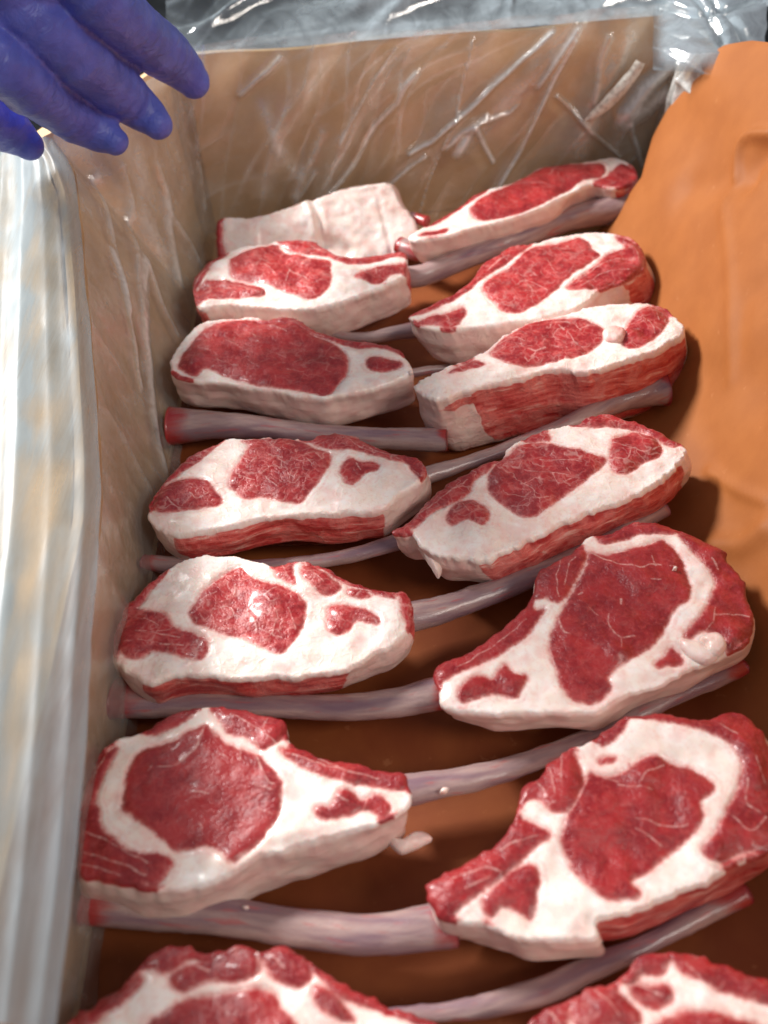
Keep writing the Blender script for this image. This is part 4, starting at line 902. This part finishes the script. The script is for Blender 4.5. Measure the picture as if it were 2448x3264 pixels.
def bdens(u, v): return 0.06+0.10*float(sstep(.6, 1.0, np.array(u)))+0.05*float(sstep(.9, 1, np.array(v)))
film('back_film', lambda u, v: BO+np.array([(u*BW-0.6), 0.095*(u*BW-0.6), v*BH])+np.array([0, -1.2*(1-v)**3, 0.1]), 250, 110, bf, bdens, seed=3, rnd=.14, facets=5, fdir=0.95, facdens=0.16, facamp=0.8, crisp=True)
# film rising and falling behind the rim
def over(u, v):
    x = XL-0.5+u*(BW+6); y = backy(x)-0.4+v*17; z = 13.35+2.0*math.sin(v*2.6)+u*1.6*v
    return np.array([x, y, z])
of = [([(0.05, .1), (.25, .35), (.5, .5), (.8, .95)], .5, .9, .18), ([(0.3, 0), (.5, .28), (.75, .4), (1, .5)], .5, .8, .2), ([(.15, .3), (.4, .7), (.5, 1)], .5, .8, .15),
      ([(.55, 0), (.58, .5), (.62, 1)], .15, .4, .25), ([(.7, .05), (.85, .3), (1, .35)], .4, .7, .3), ([(.0, .0), (.3, .06), (.6, .02), (.95, .05)], .25, .4, .2), ([(.35, .55), (.6, .7), (.9, .65)], .7, .8, .12)]
film('overhang_film', over, 220, 90, of, lambda u, v: 0.42+0.16*float(sstep(.35, 0, np.array(v)))+0.30*float(sstep(.72, .95, np.array(u)))-0.40*float(sstep(.40, .05, np.array(u))), seed=13, rnd=.25, mat=M_over, fade=0.22, facets=5, fdir=0.35, facamp=1.4, facdens=0.2)
# right rear corner: gathered film lying over the corner of the box
def corner(u, v):
    a = unz(*px('C', [(1040+u*640, -90+v*440)])[0], 14.6-v*2.2+0.9*math.sin(u*3.1)); return a
cf = [([(0, .2+.1*k), (.35, .3+.12*k), (.7, .2+.2*k), (1, .1+.25*k)], .28, .55, .3) for k in range(4)]+[([(.1, 0), (.3, .5), (.4, 1)], .3, .6, .3), ([(.5, 0), (.8, .5), (1, .9)], .35, .8, .35), ([(.3, 0), (.6, .5), (.75, 1)], .3, .6, .3)]
film('corner_film', corner, 110, 90, cf[:1]+cf[5:], lambda u, v: 0.85*float(sstep(0, .15, np.array(u)))*float(sstep(1.0, .8, np.array(v))), seed=23, rnd=.25, mat=M_over, facets=3, fdir=0.6, facamp=0.6, facdens=0.2)

# film over the right rear corner, standing between the wall and the raised paper
film('corner_drape', lambda u, v: np.array([XR-0.1+0.9*v-0.5*u, 68.6-u*9.0, 1.0+v*(13.2-2.5*u)]), 70, 90, [([(.15, .1), (.3, .6), (.2, 1)], .3, .3, .4), ([(.5, .2), (.45, .7), (.6, 1)], .3, .35, .4), ([(.0, .9), (.4, .8), (.9, .9)], .3, .3, .3)],
     0.42, seed=61, rnd=.15, facets=4, fdir=1.3, facamp=0.5, facdens=.25)
# left wall film (clear) and the milky gathered curtain over the rim
LO = np.array([XL+0.75, 0, 0]); LN = np.array([1.0, 0, 0.10]); LN /= np.linalg.norm(LN)
LY0, LY1, LH = -5.0, 66.0, 12.4
def left_uv(crop, pts):
    o = []
    for p in px(crop, pts):      # march down the line of sight to the wall
        d = ray(p[0], p[1]); best = None
        for k in np.linspace(24, 80, 400):
            q = CAM+d/FPX*k
            if q[1] > LY1: break
            xt, zt = rim_pt(q[1]); f = np.clip(q[2]/zt, 0, 1.3); g = q[0]-(XL+(min(xt, XL-0.1)-XL)*f+0.75)
            if best is None or abs(g) < best[0]: best = (abs(g), (q[1]-LY0)/(LY1-LY0), f)
        o.append((best[1], best[2]))
    return o
lf = []
def LF(crop, pts, w, a, d): lf.append((left_uv(crop, pts), w*0.9, a*0.35, d*0.9))
LF('A', [(520,950),(560,1150),(620,1400),(680,1659)], .22, .5, .35)
LF('A', [(820,880),(880,1050),(900,1250),(940,1500)], .35, .6, .30)
LF('A', [(740,880),(760,1100),(800,1300)], .9, .6, .22)
LF('A', [(640,880),(680,1150),(720,1400),(740,1659)], .2, .5, .3)
LF('M', [(650,0),(720,250),(790,600),(820,820)], .22, .5, .4)
LF('M', [(830,60),(850,400),(870,700),(900,1000),(950,1300)], .45, .6, .5)
LF('M', [(850,90),(960,340),(1040,500)], .2, .4, .35)
LF('M', [(620,980),(760,1200),(880,1420)], .4, .3, .18)
LF('A', [(900,1150),(1000,1300),(1050,1400)], .2, .4, .25)
LF('A', [(1000,560),(1040,800),(1080,1100)], .4, .5, .2)
def left_film_pt(u, v):
    y = LY0+u*(LY1-LY0); x, y, z = left_wall_pt(y, v); return np.array([x+0.75, y, z+0.1])
film('left_film', left_film_pt, 360, 70, lf, 0.22, seed=33, rnd=.05, facets=4, fdir=1.25, facamp=0.16, facdens=.07)

ledge = px('P', [(-40, 520), (-90, 700), (-140, 900), (-200, 1200), (-230, 1500), (-240, 1800), (-260, 2100), (-280, 2400), (-300, 2700), (-330, 3000), (-350, 3300)])
LW = catmull(np.array([unz(p[0], p[1], 9.0) for p in ledge]), False, 0.5)
def at(W, t):
    x = t*(len(W)-1); i = min(int(x), len(W)-2); return W[i]+(W[i+1]-W[i])*(x-i)
def curtain(u, v):      # u along (rear to front), v from outside to the inner fold, then tucked down
    r, l = at(RW, u), at(LW, u)
    if v < 0.8:
        q = v/0.8; p = l+(r-l)*q; p = p+np.array([0, 0, 1.2*math.sin(math.pi*q)*0.9]); return p
    q = (v-0.8)/0.2
    return r+np.array([-1.5*q, 0, -2.6*q])
kf = []
rs = np.random.RandomState(4)
for k in range(12):
    v0 = 0.06+k*0.063+rs.uniform(-.01, .01); dr = rs.uniform(-.05, .03)
    kf.append(([(0, v0-dr*0.6), (.3, v0), (.6, v0+dr*.5), (1, v0+dr)], rs.uniform(.25, .8), rs.uniform(.15, .42), rs.uniform(.05, .30)))
kf.append(([(0, .76), (.3, .76), (.6, .76), (1, .76)], .5, .15, .14)); kf.append(([(.02, .52), (.3, .51), (.6, .49), (1, .45)], .7, .35, .3))
film('curtain_film', curtain, 200, 150, kf, lambda u, v: (0.46-0.22*float(sstep(.40, .8, np.array(v)))) if v < .8 else 0.24*(1-(v-.8)/.2)**1.2, seed=43, rnd=.12, mat=M_milky)

# crinkled opaque seam strip of the bag, upper right
def build_strip():
    c = px('C', [(985,325),(940,400),(880,470),(810,545),(740,605),(690,640)]); w = [26, 34, 38, 36, 26, 6]
    P = np.array([unplane(p[0], p[1], BO+BN*1.6, BN) for p in c]); R = np.array(w)/1.659*68/FPX
    C = catmull(np.c_[P, R], False, 0.12); P, R = C[:, :3], C[:, 3]
    T = np.gradient(P, axis=0); T /= np.linalg.norm(T, axis=1, keepdims=True); Sd = np.cross(T, BN)
    V = []; nv = 13
    for i in range(len(P)):
        for k in range(nv):
            q = k/(nv-1)*2-1; V.append(P[i]+Sd[i]*q*R[i]+BN*(0.35*(1-q*q)*R[i]/0.5))
    V = np.array(V); V += BN*(fbm(V, 2.2, 5, 3)*0.14)[:, None]
    mesh_obj('seam_strip', V, grid_faces(len(P), nv), M_strip, bag, label='crinkled whitish opaque strip of the bag on the rear wall')
build_strip()

# ---------------------------------------------------------------- gloved hand
def build_hand():
    chains = [
        [(330,-230,150,24.5),(470,-50,142,23),(620,80,136,21.2),(770,205,130,18.8),(900,310,118,16.6),(985,385,108,15.4),(1020,425,92,14.9)],
        [(-140,-160,165,24.5),(60,20,150,23),(240,160,143,21.6),(420,310,134,19.6),(570,430,126,17.4),(700,540,116,15.6),(790,615,104,14.8),(830,655,86,14.5)],
        [(-360,110,160,23.5),(-150,240,146,22),(30,370,136,20.6),(190,490,125,18.6),(330,585,116,16.6),(460,665,108,15.2),(560,720,98,14.6),(605,748,78,14.4)],
        [(-420,420,140,20),(-230,520,128,18.5),(-60,620,118,16.5),(80,710,108,15.0),(150,765,84,14.4)]]
    V, F = [], []
    def add(P, R, nseg=20, squash=1.0):
        nonlocal V, F
        n = len(P); T = np.gradient(P, axis=0); T /= np.linalg.norm(T, axis=1, keepdims=True)
        Sd = np.cross(T, [0, 0, 1.0]); Sd /= np.linalg.norm(Sd, axis=1, keepdims=True); Nn = np.cross(Sd, T); b = sum(len(v) for v in V)
        rows = []
        # rounded ends
        for k in range(6): a = math.pi/2*(1-k/6); rows.append((P[0]-T[0]*R[0]*math.sin(a), max(R[0]*math.cos(a), .02), 0))
        for i in range(n): rows.append((P[i], R[i], i))
        for k in range(1, 7): a = math.pi/2*k/6; rows.append((P[-1]+T[-1]*R[-1]*math.sin(a), max(R[-1]*math.cos(a), .02), n-1))
        W = []
        for c, r, i in rows:
            for k in range(nseg):
                a = 2*math.pi*k/nseg; W.append(c+Sd[i]*math.cos(a)*r+Nn[i]*math.sin(a)*r*squash)
        V.append(np.array(W)); F += grid_faces(len(rows), nseg, b, True)
        F.append(tuple(b+k for k in range(nseg))); F.append(tuple(reversed([b+(len(rows)-1)*nseg+k for k in range(nseg)])))
    for ch in chains:
        C = []
        for x, y, r, z in ch:
            p = unz(*px('A', [(x, y)])[0], z); C.append([*p, r/1.659*depth_of(p)/FPX*0.90])
        C = catmull(np.array(C), False, 0.35); P, R = C[:, :3], C[:, 3]*1.24
        ln = np.r_[0, np.cumsum(np.linalg.norm(np.diff(P, axis=0), axis=1))]; L = ln[-1]
        for kpos in (0.42, 0.74): R = R*(1+0.06*np.exp(-((ln/L-kpos)/0.06)**2)-0.05*np.exp(-((ln/L-kpos-.035)/0.012)**2)-0.05*np.exp(-((ln/L-kpos+.035)/0.012)**2))
        R = R*(1-0.13*sstep(0.78, 1.0, ln/L))
        add(P, R)
    # palm and back of the hand, out of view at the upper left
    a = unz(*px('A', [(330, -230)])[0], 24.5); b = unz(*px('A', [(-360, 110)])[0], 23.0); w = unz(*px('A', [(-500, -520)])[0], 28)
    c = unz(*px('A', [(-140, -160)])[0], 24.5)
    for k in range(5):
        s = a+(b-a)*k/4; e = w+(b-a)*0.32*(k/4-.5); C = np.array([s+(e-s)*q for q in np.linspace(0, 1, 10)]); add(C, np.linspace(1.7, 2.2, 10), squash=0.8)
    C = np.array([w+(w-c)*0.12*q for q in np.linspace(-1, 5, 12)]); add(C, np.full(12, 2.9), squash=0.85)
    V = np.concatenate(V)
    root = thing('gloved_hand', 'hand in a blue nitrile glove gripping the far left corner of the box, fingers together', 'hand', tuple(c))
    o = mesh_obj('glove', V, F, M_glove, root)
    r = o.modifiers.new('fuse', 'REMESH'); r.mode = 'VOXEL'; r.voxel_size = 0.0013; r.use_smooth_shade = True
    s = o.modifiers.new('soften', 'SMOOTH'); s.factor = 0.5; s.iterations = 5
    tx = bpy.data.textures.new('glove_folds', 'CLOUDS'); tx.noise_scale = 0.02; tx.noise_depth = 2
    d = o.modifiers.new('folds', 'DISPLACE'); d.texture = tx; d.strength = 0.0022; d.mid_level = 0.5
    return root
build_hand()
